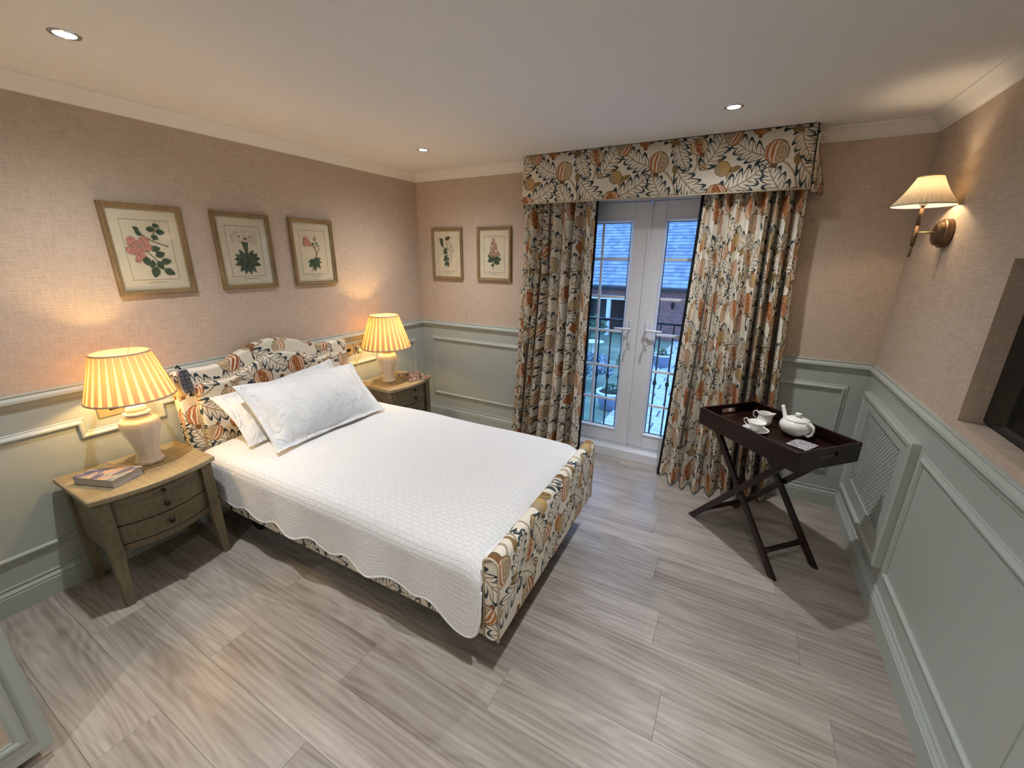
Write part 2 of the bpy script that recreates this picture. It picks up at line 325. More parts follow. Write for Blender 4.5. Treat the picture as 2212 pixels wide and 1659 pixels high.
# ------------------------------------------------------------------ mesh helpers
class MB:
    def __init__(s): s.v = []; s.f = []; s.uv = None; s.sm = []
    def add(s, vs, fs, smooth=False):
        o = len(s.v); s.v += [tuple(v) for v in vs]; s.f += [tuple(i + o for i in f) for f in fs]; s.sm += [smooth] * len(fs); return s
    def box(s, x0, x1, y0, y1, z0, z1):
        vs = [(x, y, z) for x in (x0, x1) for y in (y0, y1) for z in (z0, z1)]
        return s.add(vs, [(0, 1, 3, 2), (4, 6, 7, 5), (0, 4, 5, 1), (2, 3, 7, 6), (0, 2, 6, 4), (1, 5, 7, 3)])
    def beam(s, a, b, wx, wz, up=(0, 0, 1), taper=1.0):
        a = Vector(a); b = Vector(b); d = (b - a).normalized(); up = Vector(up)
        if abs(d.dot(up)) > .99: up = Vector((1, 0, 0))
        r = d.cross(up).normalized(); u = r.cross(d)
        vs = []
        for p, k in ((a, 1), (b, taper)):
            for sx, sz in ((-1, -1), (1, -1), (1, 1), (-1, 1)): vs.append(p + r * sx * wx / 2 * k + u * sz * wz / 2 * k)
        return s.add(vs, [(0, 1, 2, 3), (7, 6, 5, 4), (0, 4, 5, 1), (1, 5, 6, 2), (2, 6, 7, 3), (3, 7, 4, 0)])
    def tube(s, pts, r, n=8, closed=False):
        pts = [Vector(p) for p in pts]; N = len(pts); rs = r if isinstance(r, (list, tuple)) else [r] * N
        vs = []; prev = None
        for i, p in enumerate(pts):
            if closed: d = pts[(i + 1) % N] - pts[i - 1]
            else: d = pts[min(i + 1, N - 1)] - pts[max(i - 1, 0)]
            d.normalize()
            if prev is None:
                prev = d.orthogonal().normalized()
            prev = (prev - d * prev.dot(d)).normalized(); q = d.cross(prev)
            for k in range(n):
                a = 2 * PI * k / n; vs.append(p + (prev * math.cos(a) + q * math.sin(a)) * rs[i])
        fs = []
        for i in range(N if closed else N - 1):
            j = (i + 1) % N
            for k in range(n): fs.append((i * n + k, i * n + (k + 1) % n, j * n + (k + 1) % n, j * n + k))
        if not closed: fs += [tuple(range(n))[::-1], tuple((N - 1) * n + k for k in range(n))]
        return s.add(vs, fs, True)
    def lathe(s, prof, n=32, c=(0, 0, 0), smooth=True, cap=True, sq=None, a0=0.0):
        vs = []; fs = []
        for (r, z) in prof:
            for k in range(n):
                a = 2 * PI * k / n + a0; vs.append((c[0] + r * math.cos(a), c[1] + r * math.sin(a), c[2] + z))
        for i in range(len(prof) - 1):
            for k in range(n): fs.append((i * n + k, i * n + (k + 1) % n, (i + 1) * n + (k + 1) % n, (i + 1) * n + k))
        if cap:
            fs.append(tuple(range(n))[::-1]); fs.append(tuple((len(prof) - 1) * n + k for k in range(n)))
        return s.add(vs, fs, smooth)
    def grid(s, fn, nu, nv, smooth=True, uvfn=None, wrapu=False):
        o = len(s.v)
        vs = [fn(i / nu, j / nv) for j in range(nv + 1) for i in range(nu + 1)]
        fs = [(j * (nu + 1) + i, j * (nu + 1) + i + 1, (j + 1) * (nu + 1) + i + 1, (j + 1) * (nu + 1) + i) for j in range(nv) for i in range(nu)]
        s.add(vs, fs, smooth)
        if uvfn:
            if s.uv is None: s.uv = {}
            for j in range(nv + 1):
                for i in range(nu + 1): s.uv[o + j * (nu + 1) + i] = uvfn(i / nu, j / nv)
        return s
    def prism(s, poly, h0, h1, mp=lambda a, b, h: (a, b, h), smooth=False):
        n = len(poly); vs = [mp(a, b, h0) for a, b in poly] + [mp(a, b, h1) for a, b in poly]
        return s.add(vs, [tuple(range(n))[::-1], tuple(range(n, 2 * n))] + [(i, (i + 1) % n, n + (i + 1) % n, n + i) for i in range(n)], smooth)
    def sweep(s, path, prof, mp, closed=False):
        """mitred moulding: path in wall plane (a,b), profile (d,h): d along left normal, h out of the wall"""
        n = len(path); P = [Vector(p) for p in path]; rows = []
        for i in range(n):
            if closed or 0 < i < n - 1:
                e0 = (P[i] - P[i - 1]).normalized(); e1 = (P[(i + 1) % n] - P[i]).normalized()
            elif i == 0: e0 = e1 = (P[1] - P[0]).normalized()
            else: e0 = e1 = (P[-1] - P[-2]).normalized()
            n0 = Vector((-e0.y, e0.x)); n1 = Vector((-e1.y, e1.x)); mt = n0 + n1; mt = mt / max(mt.dot(n0), .2)
            rows.append([mp(P[i].x + mt.x * d, P[i].y + mt.y * d, h) for d, h in prof])
        k = len(prof); vs = [v for r in rows for v in r]; fs = []
        for i in range(n if closed else n - 1):
            j = (i + 1) % n
            for q in range(k - 1): fs.append((i * k + q, i * k + q + 1, j * k + q + 1, j * k + q))
        if not closed: fs += [tuple(range(k)), tuple((n - 1) * k + q for q in range(k))[::-1]]
        return s.add(vs, fs)
    def build(s, name, mat, parent=None, bevel=0.0, sub=0, solid=0.0, autouv=None, seg=2, recalc=True):
        me = bpy.data.meshes.new(name); me.from_pydata([tuple(v) for v in s.v], [], s.f); me.update()
        for p, sm in zip(me.polygons, s.sm): p.use_smooth = sm
        if s.uv is not None or autouv:
            ul = me.uv_layers.new(name='uv')
            for p in me.polygons:
                nrm = p.normal
                for li in p.loop_indices:
                    vi = me.loops[li].vertex_index
                    if s.uv is not None and vi in s.uv: ul.data[li].uv = s.uv[vi]
                    else:
                        co = me.vertices[vi].co; ax = max(range(3), key=lambda i: abs(nrm[i]))
                        ul.data[li].uv = {0: (co.y, co.z), 1: (co.x, co.z), 2: (co.y, co.x)}[ax] if autouv is None or autouv is True else autouv(co, nrm)
        if recalc:
            bm = bmesh.new(); bm.from_mesh(me); bmesh.ops.recalc_face_normals(bm, faces=bm.faces); bm.to_mesh(me); bm.free()
        me.materials.append(M[mat] if isinstance(mat, str) else mat)
        o = bpy.data.objects.new(name, me); C.objects.link(o)
        if parent is not None: o.parent = parent
        if solid:
            md = o.modifiers.new('thickness', 'SOLIDIFY'); md.thickness = solid; md.offset = 0
        if bevel:
            md = o.modifiers.new('bevel', 'BEVEL'); md.width = bevel; md.segments = seg; md.limit_method = 'ANGLE'; md.angle_limit = .6
            md.harden_normals = False
        if sub:
            md = o.modifiers.new('smooth', 'SUBSURF'); md.levels = sub; md.render_levels = sub
        return o

def thing(name, label, cat, loc=(0, 0, 0), rz=0.0, group=None, kind=None):
    o = bpy.data.objects.new(name, None); C.objects.link(o); o.location = loc; o.rotation_euler = (0, 0, rz)
    o.empty_display_size = .05
    return tag(o, label, cat, group, kind)
def tag(o, label, cat, group=None, kind=None):
    o['label'] = label; o['category'] = cat
    if group: o['group'] = group
    if kind: o['kind'] = kind
    return o
def struct(o, label=None, cat=None):
    o['kind'] = 'structure'
    if label: o['label'] = label
    if cat: o['category'] = cat
    return o
def copy_tree(o, parent=None):
    c = o.copy(); C.objects.link(c); c.parent = parent
    for ch in list(o.children):
        k = copy_tree(ch, c); k.matrix_parent_inverse = ch.matrix_parent_inverse
    return c
def inst(src, name, parent, loc=(0, 0, 0), rz=0.0):
    o = bpy.data.objects.new(name, src.data); C.objects.link(o); o.parent = parent; o.location = loc; o.rotation_euler = (0, 0, rz)
    for md in src.modifiers:
        n = o.modifiers.new(md.name, md.type)
        if md.type == 'BEVEL': n.width = md.width; n.segments = md.segments; n.limit_method = 'ANGLE'; n.angle_limit = md.angle_limit
    return o
def light(name, typ, loc, power, col, parent=None, **kw):
    l = bpy.data.lights.new(name, typ); l.energy = power; l.color = col
    for k, v in kw.items(): setattr(l, k, v)
    o = bpy.data.objects.new(name, l); C.objects.link(o); o.location = loc
    if parent: o.parent = parent
    return o

# ------------------------------------------------------------------ room shell
W, H, YB = 3.622, 2.365, -4.7
DADO = 1.031
# floor: planks along x
fl = MB().box(-.1, W + .12, YB - .1, .1, -.12, -.012).build('floor', 'soil'); struct(fl, 'grey-brown oak plank floor of the bedroom', 'floor')
PW, PL = .2, 1.22
row = 0; y1 = -.11 + .2
rowsy = []
y = .09
protos = {}
while y > YB:
    y0 = y - PW; x = -((row * .47) % 1.0) * PL - .02 if row else -.3
    while x < W:
        xa, xb = max(x, 0.0), min(x + PL, W); ya, yb = max(y0, YB), min(y, 0.0)
        if xb - xa > .03 and yb - ya > .01:
            key = (round(xb - xa, 3), round(yb - ya, 3))
            if key not in protos:
                g = .0003; a, b_ = (xb - xa) / 2 - g, (yb - ya) / 2 - g
                protos[key] = MB().box(-a, a, -b_, b_, -.012, 0).build('plank', 'plank', fl, bevel=.0007, seg=1)
                o = protos[key]
            else: o = inst(protos[key], 'plank', fl)
            o.location = ((xa + xb) / 2, (ya + yb) / 2, 0)
        x += PL
    y = y0; row += 1

DX0, DX1, DZ = 1.42, 2.90, 2.11      # door opening
wl = MB().box(-.15, 0, YB - .15, .3, 0, H + .15).build('wall_left', 'wallpaper'); struct(wl, 'linen-papered wall behind the bed headboard', 'wall')
b = MB(); b.box(0, DX0, 0, .3, 0, H + .15); b.box(DX1, W, 0, .3, 0, H + .15); b.box(DX0, DX1, 0, .3, DZ, H + .15)
wb = b.build('wall_back', 'wallpaper'); struct(wb, 'linen-papered wall with the glazed french doors', 'wall')
# right wall with a television niche
NY0, NY1, NZ0, NZ1, ND = -2.45, -1.155, 1.068, 1.66, .13
b = MB()
b.box(W, W + .25, YB - .15, NY0, 0, H + .15); b.box(W, W + .25, NY1, .3, 0, H + .15)
b.box(W, W + .25, NY0, NY1, 0, NZ0); b.box(W, W + .25, NY0, NY1, NZ1, H + .15); b.box(W + ND, W + .25, NY0, NY1, NZ0, NZ1)
wr = b.build('wall_right', 'wallpaper'); struct(wr, 'linen-papered wall with a recessed niche and wall light', 'wall')
wf = MB().box(-.15, W + .25, YB - .15, YB, 0, H + .15).build('wall_front', 'wallpaper'); struct(wf, 'linen-papered wall opposite the french doors', 'wall')
ce = MB().box(-.15, W + .25, YB - .15, .3, H, H + .15).build('ceiling', 'ceiling'); struct(ce, 'flat off-white ceiling with recessed downlights', 'ceiling')

# wall mapping: (a along wall, b height, h out of the wall)
ML = lambda a, b_, h: (h, a, b_)
MBk = lambda a, b_, h: (a, -h, b_)
MR = lambda a, b_, h: (W - h, a, b_)
# coving (profile in room section), mitred round the room
cov = [(0, -.066), (.004, -.066), (.008, -.060), (.016, -.056), (.030, -.040), (.046, -.022), (.058, -.012), (.070, -.009), (.074, 0)]
b = MB()
path = [(0, YB), (0, 0), (W, 0), (W, YB)]
b.sweep(path, [(-d, h) for d, h in cov], lambda a, c, h: (a, c, H + h))
struct(b.build('trim_1', 'coving'), 'white moulded coving round the ceiling edge', 'coving')
# wainscot: painted skins, dado rail, baseboard
def skin(name, boxes, label):
    b = MB()
    for q in boxes: b.box(*q)
    return struct(b.build(name, 'sage'), label, 'panelling')
skin('trim_2', [(0, .004, YB, 0, .01, DADO - .02)], 'sage painted lower panelling behind the bed')
skin('trim_3', [(0.004, DX0, -.004, 0, .01, DADO - .02), (DX1, W - .004, -.004, 0, .01, DADO - .02)], 'sage painted lower panelling beside the curtains')
skin('trim_4', [(W - .004, W, YB, 0, .01, DADO - .02)], 'sage painted lower panelling beside the tray table')
dado = [(0, 0), (0, .012), (-.006, .014), (-.010, .010), (-.014, .012), (-.024, .024), (-.036, .026), (-.042, .020), (-.046, .012), (-.066, .010), (-.070, 0)]
base = [(.0, .004), (0, .012), (-.004, .014), (-.010, .012), (-.012, .010), (-.018, .012), (-.030, .020), (-.036, .018), (-.040, .018), (-.042, .022), (-.135, .022), (-.135, .002)]
for i, (mp, segs, side, where) in enumerate(((ML, [(YB, 0)], 'left', 'behind the bed'), (MBk, [(0, DX0), (DX1, W)], 'back', 'either side of the french doors'), (MR, [(0, YB)], 'right', 'beside the tray table'))):
    b = MB(); c = MB()
    for s0, s1 in segs:
        flip = 1 if mp is not MR else -1
        b.sweep([(s0, DADO), (s1, DADO)], [(d * flip, h) for d, h in dado], mp)
        c.sweep([(s0, .135), (s1, .135)], [(d * flip, h) for d, h in base], mp)
    struct(b.build('trim_%d' % (5 + i), 'sage'), 'sage dado rail moulding %s' % where, 'dado rail')
    struct(c.build('baseboard_' + side, 'sage'), 'sage moulded skirting board %s' % where, 'skirting')
# applied panel mouldings; profile over a 34 mm width
pm = [(0, .003), (0, .007), (.004, .010), (.008, .009), (.012, .012), (.022, .019), (.029, .018), (.034, .009), (.034, .003)]
def panel(num, pts, mp, label):
    area = sum(pts[i - 1][0] * pts[i][1] - pts[i][0] * pts[i - 1][1] for i in range(len(pts)))
    if area < 0: pts = pts[::-1]
    return struct(MB().sweep(pts, pm, mp, True).build('trim_%d' % num, 'sage'), label, 'panel moulding')
panel(8, [(-4.5, .246), (-.13, .246), (-.13, .855), (-.70, .855), (-.70, .782), (-1.12, .782), (-1.12, .855), (-2.305, .855), (-2.305, .782), (-2.602, .782), (-2.602, .855), (-4.5, .855)], ML, 'notched panel moulding on the wall behind the bed')
panel(9, [(.115, .246), (1.36, .246), (1.36, .874), (.115, .874)], MBk, 'panel moulding between bedside table and left curtain')
panel(10, [(2.95, .246), (3.525, .246), (3.525, .874), (2.95, .874)], MBk, 'panel moulding between right curtain and corner')
panel(11, [(-1.005, .216), (-1.98, .216), (-1.98, .858), (-1.005, .858)], MR, 'panel moulding right of the radiator cover')
panel(12, [(-2.08, .216), (-3.05, .216), (-3.05, .858), (-2.08, .858)], MR, 'panel moulding nearest the camera on the right wall')
panel(13, [(-3.15, .216), (-4.5, .216), (-4.5, .858), (-3.15, .858)], MR, 'panel moulding on the right wall behind the camera')

# ------------------------------------------------------------------ radiator cover
rc = thing('radiator_cover', 'sage painted radiator cover with diagonal lattice grille under the wall light', 'radiator cover', (W, -.53, 0))
X0 = -.022
fb = MB()
fb.sweep([(-.43, .22), (.43, .22), (.43, .88), (-.43, .88)], [(0, .004), (0, .034), (.008, .040), (.026, .040), (.034, .030), (.034, .024)], lambda a, c, h: (-h, a, c), True)
fb.build('frame_moulding', 'sage', rc)
b = MB(); b.box(-.026, -.005, -.40, -.30, .25, .85); b.box(-.026, -.005, .30, .40, .25, .85); b.box(-.026, -.005, -.30, .30, .25, .34); b.box(-.026, -.005, -.30, .30, .79, .85)
b.build('frame_board', 'sage', rc, bevel=.001)
MB().box(-.0055, -.0045, -.30, .30, .34, .79).build('backing', 'black', rc)
b = MB(); sp = .034; th = .0125
y0_, y1_, z0_, z1_ = -.30, .30, .34, .79
for sgn in (1, -1):
    k = y0_ - (z1_ - z0_)
    while k < y1_ + (z1_ - z0_):
        # line y = k + sgn*(z - zmid) clipped
        pts = []
        zz0, zz1 = z0_, z1_
        f = lambda z: k + (z - z0_) if sgn > 0 else k + (z1_ - z)
        a0, a1 = zz0, zz1
        if sgn > 0:
            a0 = max(a0, z0_ + (y0_ - k)); a1 = min(a1, z0_ + (y1_ - k))
        else:
            a1 = min(a1, z1_ - (y0_ - k)); a0 = max(a0, z1_ - (y1_ - k))
        if a1 - a0 > .01:
            xx = -.0140 if sgn > 0 else -.0146
            b.beam((xx, f(a0), a0), (xx, f(a1), a1), th, .003, up=(1, 0, 0))
        k += sp
la = b.build('lattice_grille', 'sage', rc); la['kind'] = 'stuff'

# ------------------------------------------------------------------ downlights
def beam(ld, k=4.0):
    # reflector beam: intensity falls off as a power of the cosine from the axis
    ld.use_nodes = True; nt = NT(ld.node_tree)
    em = [n for n in ld.node_tree.nodes if n.type == 'EMISSION'][0]
    sp_ = nt.n('ShaderNodeSeparateXYZ'); nt.put(sp_.inputs[0], nt.n('ShaderNodeTexCoord').outputs['Normal'])
    nt.put(em.inputs['Strength'], nt.m('POWER', nt.m('ABSOLUTE', sp_.outputs[2]), k))
def downlight(x, y, label, seen=True):
    t = thing('downlight', label, 'downlight', (x, y, H), 0, 'recessed ceiling downlights')
    MB().lathe([(.030, .004), (.030, -.002), (.036, -.004), (.043, -.002), (.044, .0)], 32, cap=False).build('trim_ring', 'chrome', t)
    MB().lathe([(.001, -.0015), (.031, -.0015)], 32, cap=False).build('lens', 'downglow', t)
    l = light('downlight_beam', 'SPOT', (0, 0, -.012), DOWN_POWER, DOWN_COL, t, spot_size=math.radians(168), spot_blend=.2, shadow_soft_size=.022)
    beam(l.data)
    return t
downlight(.657, -2.503, 'recessed round downlight above the bedside table nearest the camera')
downlight(.700, -.700, 'recessed round downlight above the far left corner of the bed')
downlight(2.656, -.678, 'recessed round downlight in front of the curtain pelmet')
downlight(2.656, -2.52, 'recessed round downlight above the camera')
downlight(1.62, -4.05, 'recessed round downlight behind the camera beside the wardrobe')
downlight(2.9, -4.2, 'added unseen downlight behind the camera, brightens the near floor')  # added fill light out of view, lifts the near floor and bounce

# ------------------------------------------------------------------ french doors
fd = thing('door_1', 'white plastic glazed french doors with white glazing bars between the curtains', 'french doors', (2.16, .1, 0), kind='structure')
SILL = .105
b = MB(); FZ = 2.045
b.box(-.74, -.68, -.04, .03, SILL - .02, DZ); b.box(.68, .74, -.04, .03, SILL - .02, DZ); b.box(-.68, .68, -.04, .03, FZ, DZ); b.box(-.68, .68, -.04, .03, SILL - .03, SILL)
b.build('door_frame', 'upvc', fd, bevel=.004)
def leaf(sgn):
    e = bpy.data.objects.new('door_leaf', None); C.objects.link(e); e.parent = fd
    xo, xi = .678 * sgn, .004 * sgn
    def bx(x0, x1, z0, z1, y0=-.05, y1=.02): b.box(min(x0, x1), max(x0, x1), y0, y1, z0, z1)
    gx0, gx1, gz0, gz1 = .112 * sgn, .575 * sgn, .225, 1.918
    b = MB(); bx(xi, gx0, SILL + .004, FZ - .004); bx(gx1, xo, SILL + .004, FZ - .004); bx(gx0, gx1, SILL + .004, gz0); bx(gx0, gx1, gz1, FZ - .004)
    b.build('leaf_frame', 'upvc', e, bevel=.005)
    # sloped glazing bead
    pts = [(min(gx0, gx1), gz0), (max(gx0, gx1), gz0), (max(gx0, gx1), gz1), (min(gx0, gx1), gz1)]
    MB().sweep(pts, [(0, .05), (0, .056), (.006, .056), (.018, .036), (.018, .03)], lambda a, c, h: (a, -h, c), True).build('glazing_bead', 'upvc', e)
    MB().sweep(pts, [(.018, .030), (.018, .034), (.023, .034), (.023, .030)], lambda a, c, h: (a, -h, c), True).build('gasket', 'gasket', e)
    x0, x1 = min(gx0, gx1) + .018, max(gx0, gx1) - .018
    zs = [gz0 + .018, .488, .778, 1.075, 1.348, 1.637, gz1 - .018]
    xm = (gx0 + gx1) / 2
    b = MB()
    for z in zs[1:-1]: b.box(x0, x1, -.036, -.024, z - .010, z + .010); 
    o = None
    for z in zs[1:-1]:
        if o is None:
            o = MB().box(x0, x1, -.034, -.022, -.010, .010).build('glazing_bar', 'upvc', e, bevel=.003); o.location = (0, 0, z)
        else: inst(o, 'glazing_bar', e, (0, 0, z))
    MB().box(xm - .010, xm + .010, -.0345, -.0225, zs[0], zs[-1]).build('glazing_bar', 'upvc', e, bevel=.003)
    # a pane in each opening
    for i in range(6):
        for xa, xb in ((x0, xm), (xm, x1)):
            MB().add([(xa, -.018, zs[i]), (xb, -.018, zs[i]), (xb, -.018, zs[i + 1]), (xa, -.018, zs[i + 1])], [(0, 1, 2, 3)]).build('pane', 'glass', e)
    # handle with lever, key
    hx = .064 * sgn
    hb = MB().box(hx - .014, hx + .014, -.062, -.050, .955, 1.175).build('handle_plate', 'upvc', e, bevel=.005)
    MB().tube([(hx, -.06, 1.112), (hx, -.095, 1.112), (hx + .012 * sgn, -.104, 1.112), (hx + .118 * sgn, -.104, 1.110)], .0095, 10).build('lever', 'upvc', hb)
    MB().tube([(hx, -.062, .985), (hx, -.088, .985)], .005, 8).build('key', 'chrome', hb)
    b = MB(); b.box(hx - .002, hx + .002, -.10, -.084, .970, 1.0); b.box(hx - .010, hx + .004, -.096, -.090, .93, .972)
    b.build('key_head', 'chrome', hb)
leaf(-1); leaf(1)
MB().box(-.006, .018, -.058, -.046, SILL + .02, FZ - .02).build('meeting_strip', 'upvc', fd, bevel=.003)
for xa, xb in ((-.42, -.10), (.13, .42)):
    MB().box(xa, xb, -.06, -.035, FZ + .012, FZ + .034).build('trickle_vent', 'upvc', fd, bevel=.003)
b = MB(); b.box(DX0, DX1, -.012, .07, -.012, .076)
struct(b.build('trim_14', 'upvc', bevel=.004), 'white threshold board under the french doors', 'threshold')
b = MB(); b.box(DX0, DX0 + .02, 0.0, .062, .076, DZ); b.box(DX1 - .02, DX1, 0.0, .062, .076, DZ); b.box(DX0, DX1, 0.0, .062, DZ - .0, DZ + .01)
struct(b.build('trim_15', 'coving'), 'white reveal lining round the french doors', 'door lining')

# ------------------------------------------------------------------ curtains and pelmet
def curtain(name, label, xt0, xt1, xb0, xb1, nf, lead, seed, ybot):
    rnd = random.Random(seed)
    ph = [rnd.uniform(-.35, .35) for _ in range(nf + 2)]; am = [rnd.uniform(.7, 1.15) for _ in range(nf + 2)]
    root = thing(name, label, 'curtain', ((xt0 + xt1) / 2, -.12, 0), group='printed curtains at the french doors')
    ox = (xt0 + xt1) / 2
    Wf = nf * .25
    ws = [rnd.uniform(.65, 1.4) for _ in range(nf)]
    if lead > 0: ws[-1] = 1.7; ws[-2] = .8
    else: ws[0] = 1.5; ws[1] = .9
    tot = sum(ws)
    def cum(u):
        a = 0.0; x = u * tot
        for i, q_ in enumerate(ws):
            if x <= a + q_ or i == nf - 1: return (i + (x - a) / q_) / nf
            a += q_
    def fn(u, v):
        z = .012 + v * 2.16
        t = 1 - v
        x0 = xt0 + (xb0 - xt0) * t ** 1.4; x1 = xt1 + (xb1 - xt1) * t ** 1.4
        k = cum(u) * nf; i = int(min(k, nf - 1)); fr = k - i
        a = am[i] * (1 - fr) + am[i + 1] * fr
        amp = (.048 + .028 * t + .02 * t * t) * a
        edge = min(1, min(u, 1 - u) * nf * 1.6)
        p = 2 * PI * (k + ph[i] * .18 * math.sin(PI * fr) + .10 * t * math.sin(3 * u + seed))
        s = math.sin(p); s = math.copysign(abs(s) ** .5, s)
        yy = -.015 - ybot * t ** 2.2 * (math.exp(-((u - .36) / .3) ** 2) if lead < 0 else .5 + .5 * math.sin(u * PI)) + amp * s * edge
        xx = x0 + (x1 - x0) * (u + .30 / nf * math.sin(2 * p) * .28 * edge)
        yy += .006 * math.sin(9 * v + 7 * u)
        return (xx - ox, yy, z)
    nu = nf * 18
    cl = MB().grid(fn, nu, 40, True, lambda u, v: (u * Wf + seed * .21, v * 2.16))
    cl.build('curtain_cloth', 'print', root, recalc=False)
    # dark lining just behind
    def fn2(u, v):
        x, y_, z = fn(u, v); return (x * .992, y_ + .010, z + .006)
    MB().grid(fn2, nu // 2, 16, True).build('lining', 'lining', root, recalc=False)
    # black braid down the leading edge
    ue = 1.0 if lead > 0 else 0.0
    def fe(u, v):
        x, y_, z = fn(ue, v); return (x + lead * (u * .016 - .003), y_ - .002 + .008 * math.sin(u * PI), z)
    MB().grid(fe, 4, 40, True).build('edge_braid', 'blacktrim', root, solid=.004)
    # heavier hem
    b = MB(); pts = [fn(i / nu, 0.0) for i in range(nu + 1)]
    b.tube([(x, y_, z + .002) for x, y_, z in pts], .004, 5); b.build('hem', 'lining', root)
    return root
curtain('curtain', 'fruit-print curtain left of the french doors, partly behind the bed', 1.235, 1.812, 1.125, 1.785, 7, 1, 1, .03)
curtain('curtain', 'fruit-print curtain right of the french doors, behind the tray table', 2.522, 3.075, 2.47, 3.20, 8, -1, 4, .12)

pe = thing('pelmet', 'stiff fruit-print pelmet box across the top of the french doors', 'pelmet', (2.16, 0, 0))
ZT, ZB = H - .004, 2.034
fr = [(-.895, .915)]
def pel(u, v):
    z = ZB + (ZT - ZB) * v; hw = .917 - .021 * v
    return (-.0 + (2 * u - 1) * hw, -.205 - .004 * (1 - v), z)
MB().grid(pel, 12, 4, True, lambda u, v: (u * 1.83 + .05, v * .33 + .13)).build('front_panel', 'print', pe, solid=.012)
for sg in (-1, 1):
    def ret(u, v, sg=sg):
        z = ZB - .012 + (ZT - ZB + .01) * v; hw = .917 - .021 * v
        out = .065 * (1 - v) + .012
        return (sg * (hw + .012 + out * u ** .8 * (.35 + .65 * u)), -.198 + .19 * u, z)
    MB().grid(ret, 8, 4, True, lambda u, v: (u * .25 + .4, v * .33 + .4)).build('side_return', 'print', pe, solid=.008)
MB().box(-.893, .893, -.198, -.002, H - .022, H - .005).build('board', 'lining', pe)
MB().tube([(-.92, -.212, ZB), (.92, -.212, ZB)], .0045, 8).build('lower_piping', 'piping', pe)
MB().tube([(-.897, -.208, ZT - .002), (.897, -.208, ZT - .002)], .003, 8).build('upper_piping', 'blacktrim', pe)
MB().box(-.86, .86, -.135, -.115, 2.19, 2.215).build('curtain_track', 'upvc', pe)

# ------------------------------------------------------------------ bed
BX, BY = .035, -1.635
bed = thing('bed', 'upholstered bed in cream fruit-print fabric with camel-back headboard', 'bed', (BX, BY, 0), math.radians(.7))
def hb_top(y, s=1.0, drop=0.0):
    # camel-back profile, y in -0.6..0.6
    a = abs(y) / s
    if a > .40: return 1.0 - drop + 0.012 * (a - .4) / .2
    return 1.0 - drop + .105 * (.5 + .5 * math.cos(PI * a / .40)) ** .8
def outline(hw, zb, drop, n=40):
    pts = [(-hw, zb)]
    ys = [-hw + 2 * hw * i / n for i in range(n + 1)]
    top = [(y, hb_top(y, hw / .6, drop)) for y in ys]
    r = .03
    top = [(-hw, top[0][1] - r), (-hw + r * .3, top[0][1] - r * .3)] + [t for t in top if abs(t[0]) < hw - r] + [(hw - r * .3, top[-1][1] - r * .3), (hw, top[-1][1] - r)]
    return [(-hw, zb)] + top + [(hw, zb)]
huv = lambda co, n: (co.y + .9, co.z + .22) if abs(n.y) < .8 else (co.x + .3, co.z + .22)
MB().prism(outline(.597, .22, 0)[::-1], -.01, .062, lambda a, c, h: (h, a, c)).build('headboard', 'print', bed, bevel=.014, autouv=huv, seg=3)
MB().prism(outline(.512, .30, .088)[::-1], .055, .098, lambda a, c, h: (h, a, c)).build('headboard_pad', 'print', bed, bevel=.018, autouv=lambda co, n: (co.y + .62, co.z + .45), seg=3)
ol = outline(.514, .30, .086)
MB().tube([(.066, a, c) for a, c in ol], .006, 8).build('headboard_piping', 'piping', bed)
# whip stitching down the pad's near edge
st = MB()
for i in range(26):
    z = .40 + i * .0135; st.beam((.088, -.508, z), (.068, -.525, z + .004), .003, .003)
st.build('whip_stitching', 'piping', bed)['kind'] = 'stuff'
# footboard
FX = 2.157
def fprof(x0, x1, z0, z1, n=8):
    r = (x1 - x0) / 2; pts = [(x0, z0 + .012), (x0 + .012, z0), (x1 - .012, z0), (x1, z0 + .012)]
    pts += [((x0 + x1) / 2 + r * math.cos(PI * i / n), z1 - r + r * math.sin(PI * i / n)) for i in range(n + 1)]
    return pts
fp = fprof(FX - .066, FX, .195, .588)
b = MB(); b.prism(fp, -.585, .585, lambda a, c, h: (a, h, c))
def fuv(co, n):
    z = co.z
    if abs(n.y) > .8: return (co.x - FX + .2, z + .12)
    if n.x > .2 or (n.z > 0 and co.x > FX - .033): return (co.y + .93, z + .30)
    return (co.y + .93, 1.2 - z + .30 - .03)
fo = b.build('footboard', 'print', bed, bevel=.008, autouv=fuv)
for p in fo.data.polygons: p.use_smooth = abs(p.normal.y) < .5
for sy in (-1, 1):
    MB().tube([(a, sy * .584, c) for a, c in fp[3:]] + [(fp[0][0], sy * .584, fp[0][1])], .0045, 8).build('footboard_piping', 'piping', bed)
